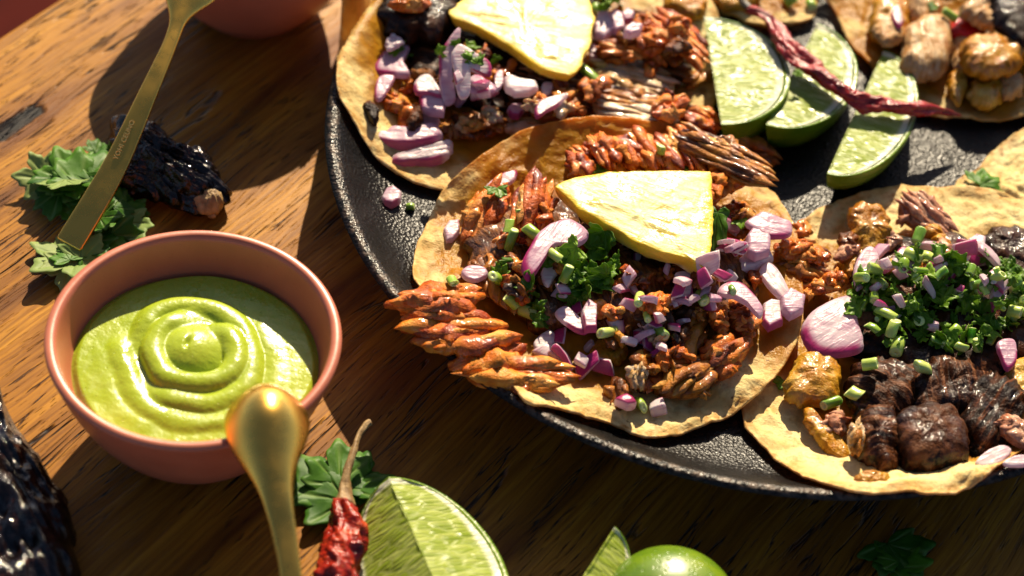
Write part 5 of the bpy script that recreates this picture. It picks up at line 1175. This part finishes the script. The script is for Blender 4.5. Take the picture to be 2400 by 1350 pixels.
tube('pod', [(806, 1180, .75), (806, 1215, .8), (804, 1270, .75), (798, 1330, .65), (790, 1420, .6), (780, 1500, .5)], [(0, .30), (.08, .52), (.3, .66), (.6, .60), (.85, .42), (1, .1)], MRC2, wr=.34, fr=1.3, nk=120, n=48, parent=r2)
tube('stem', [(807, 1185, .8), (808, 1160, .9), (812, 1110, 1.1), (828, 1060, 1.25), (842, 1020, 1.3), (858, 996, 1.35), (868, 990, 1.35)], [(0, .34), (.12, .22), (.3, .12), (.7, .10), (.92, .10), (1, .12)], MSTM, wr=.25, nk=60, n=18, parent=r2)
b1 = empty('dried_black_chili', P(390, 410, 0), 'black wrinkled dried chili beside the engraved spoon, stem end towards the plate', 'chili', 'dried black chilies')
blob('pod', [(268, 318), (280, 296), (300, 305), (330, 308), (362, 318), (398, 344), (430, 366), (472, 374), (490, 398), (504, 428), (519, 445), (514, 470), (480, 490), (440, 490), (398, 482), (355, 468), (322, 455), (285, 452), (262, 415), (258, 360)],
     MBC, th=1.0, z=.45, under=.45, p=2.4, amp=.20, freq=1.6, fib=RAD(25), famp=.20, ffreq=2.2, gain=.45, n=200, nr=54, jag=.04, parent=b1)
blob('calyx', [(458, 470), (480, 458), (505, 458), (520, 470), (508, 488), (486, 494), (466, 486)], MSTM, th=.4, z=.55, under=.8, amp=.07, freq=3, fib=RAD(60), famp=.10, ffreq=6, parent=b1)
tube('stem', [(492, 480, .5), (498, 495, .35), (497, 510, .25)], [(0, .18), (1, .14)], MSTM, wr=.4, nk=20, n=16, parent=b1)
blob('dried_black_chili', [(-20, 880), (2, 925), (18, 985), (45, 1030), (75, 1075), (100, 1105), (122, 1160), (150, 1220), (172, 1290), (185, 1350), (180, 1450), (120, 1530), (-20, 1560), (-140, 1450), (-150, 1100), (-90, 900)],
     MBC, th=1.5, z=.6, under=.4, p=2.4, amp=.22, freq=1.1, fib=RAD(60), famp=.24, ffreq=1.7, gain=.45, n=240, nr=64, jag=.02, label='large glossy black dried chili at the lower left corner of the table', cat='chili', group='dried black chilies')

# ------------------------------------------------------------------ coriander sprigs on the table
MPL = green('coriander_pale_underside', (0.20, 0.30, 0.07), (0.34, 0.42, 0.14), 0.55)
def sprig(label, leaves, stems, base):
    root = empty('coriander_sprig', P(*base), label, 'coriander', 'coriander sprigs on the table')
    for (u, v, ang, size, *o) in leaves:
        lift = o[0] if o else .15; pitch = o[1] if len(o) > 1 else rng.gauss(0, .25); rl = o[2] if len(o) > 2 else rng.gauss(0, .25)
        pale = abs(size * 100 % 10 - 1) < .5
        leaf_at(u, v, ang, size, MPL if pale else MCL, z=lift, lift=0, pitch=pitch, roll=rl, parent=root, cup=rng.uniform(.0, .16), wob=.06, thick=.014, solid=False)
    for pts in stems:
        tube('stem', pts, [(0, .07), (1, .05)], MCL, wr=.1, nk=24, n=10, parent=root, solid=False)
sprig('dark coriander sprig under the engraved spoon handle, mostly in shade', [(150, 390, -2.0, 1.5, .7), (195, 400, -1.4, 1.7, .9), (235, 395, -1.0, 1.6, .8), (110, 420, 2.9, 1.3, .6, .2, .3), (75, 415, 3.1, 1.31, .5, .1, -.4), (140, 430, 2.2, 1.11, 1.1, .5, .3), (170, 450, 2.0, 1.5, .6), (215, 455, 1.2, 1.6, .5), (130, 480, 1.9, 1.3, .4), (165, 490, 1.5, 1.1, .3, -.3, .2), (245, 375, -.5, 1.3, .5), (200, 430, .4, 1.4, .7)],
      [[(150, 410, .4), (190, 450, .3), (230, 500, .2)], [(200, 410, .4), (215, 460, .3), (240, 520, .2)]], (180, 440, 0))
sprig('coriander sprig between the engraved spoon and the salsa bowl, leaves half in sun', [(280, 470, -.9, 1.1, .7), (300, 500, -.3, 1.2, .5), (305, 540, 1.0, 1.31, .5, .1, .2), (255, 505, .3, 1.0, .9, .4, .2), (255, 560, .5, 1.4, .4), (285, 580, .6, 1.3, .3), (225, 580, .9, 1.2, .5, .3, .2), (320, 505, .2, .9, .3), (240, 530, .2, 1.1, .5)],
      [[(255, 480, .4), (270, 530, .3), (250, 590, .2)], [(180, 590, .2), (190, 610, .4), (188, 640, .2)]], (270, 530, 0))
sprig('pale sunlit coriander leaf pair by the end of the engraved spoon handle', [(135, 612, 2.7, 1.81, .45, .25, .15), (160, 645, 1.9, 1.31, .3, -.1, -.2), (152, 595, -2.3, .8, .5), (215, 585, -.6, 1.21, .55, .3, .3)],
      [[(182, 580, .3), (187, 610, .4), (185, 660, .2), (192, 700, .1)]], (150, 620, 0))
sprig('coriander leaf flat on the table behind the short red chili', [(765, 1120, -2.3, 2.3, .35, .1, .1), (795, 1085, -1.6, 1.6, .45, .2, .1), (842, 1105, -.9, 1.5, .3, .1, -.3), (830, 1150, .2, 1.2, .25), (735, 1160, 2.7, 1.5, .2)],
      [[(800, 1170, .2), (790, 1200, .2), (770, 1250, .1)]], (790, 1130, 0))
sprig('dark coriander leaf near the lower right corner of the table', [(2110, 1310, .9, 1.5, .3), (2130, 1330, .2, 1.3, .3), (2080, 1295, -2.4, 1.0, .25)], [[(2110, 1310, .2), (2080, 1290, .15), (2050, 1275, .1)]], (2110, 1315, 0))
sprig('small dark coriander tip just above the engraved lettering of the spoon', [(228, 345, -1.2, .7, .4), (245, 350, -.3, .6, .4)], [], (235, 350, 0))
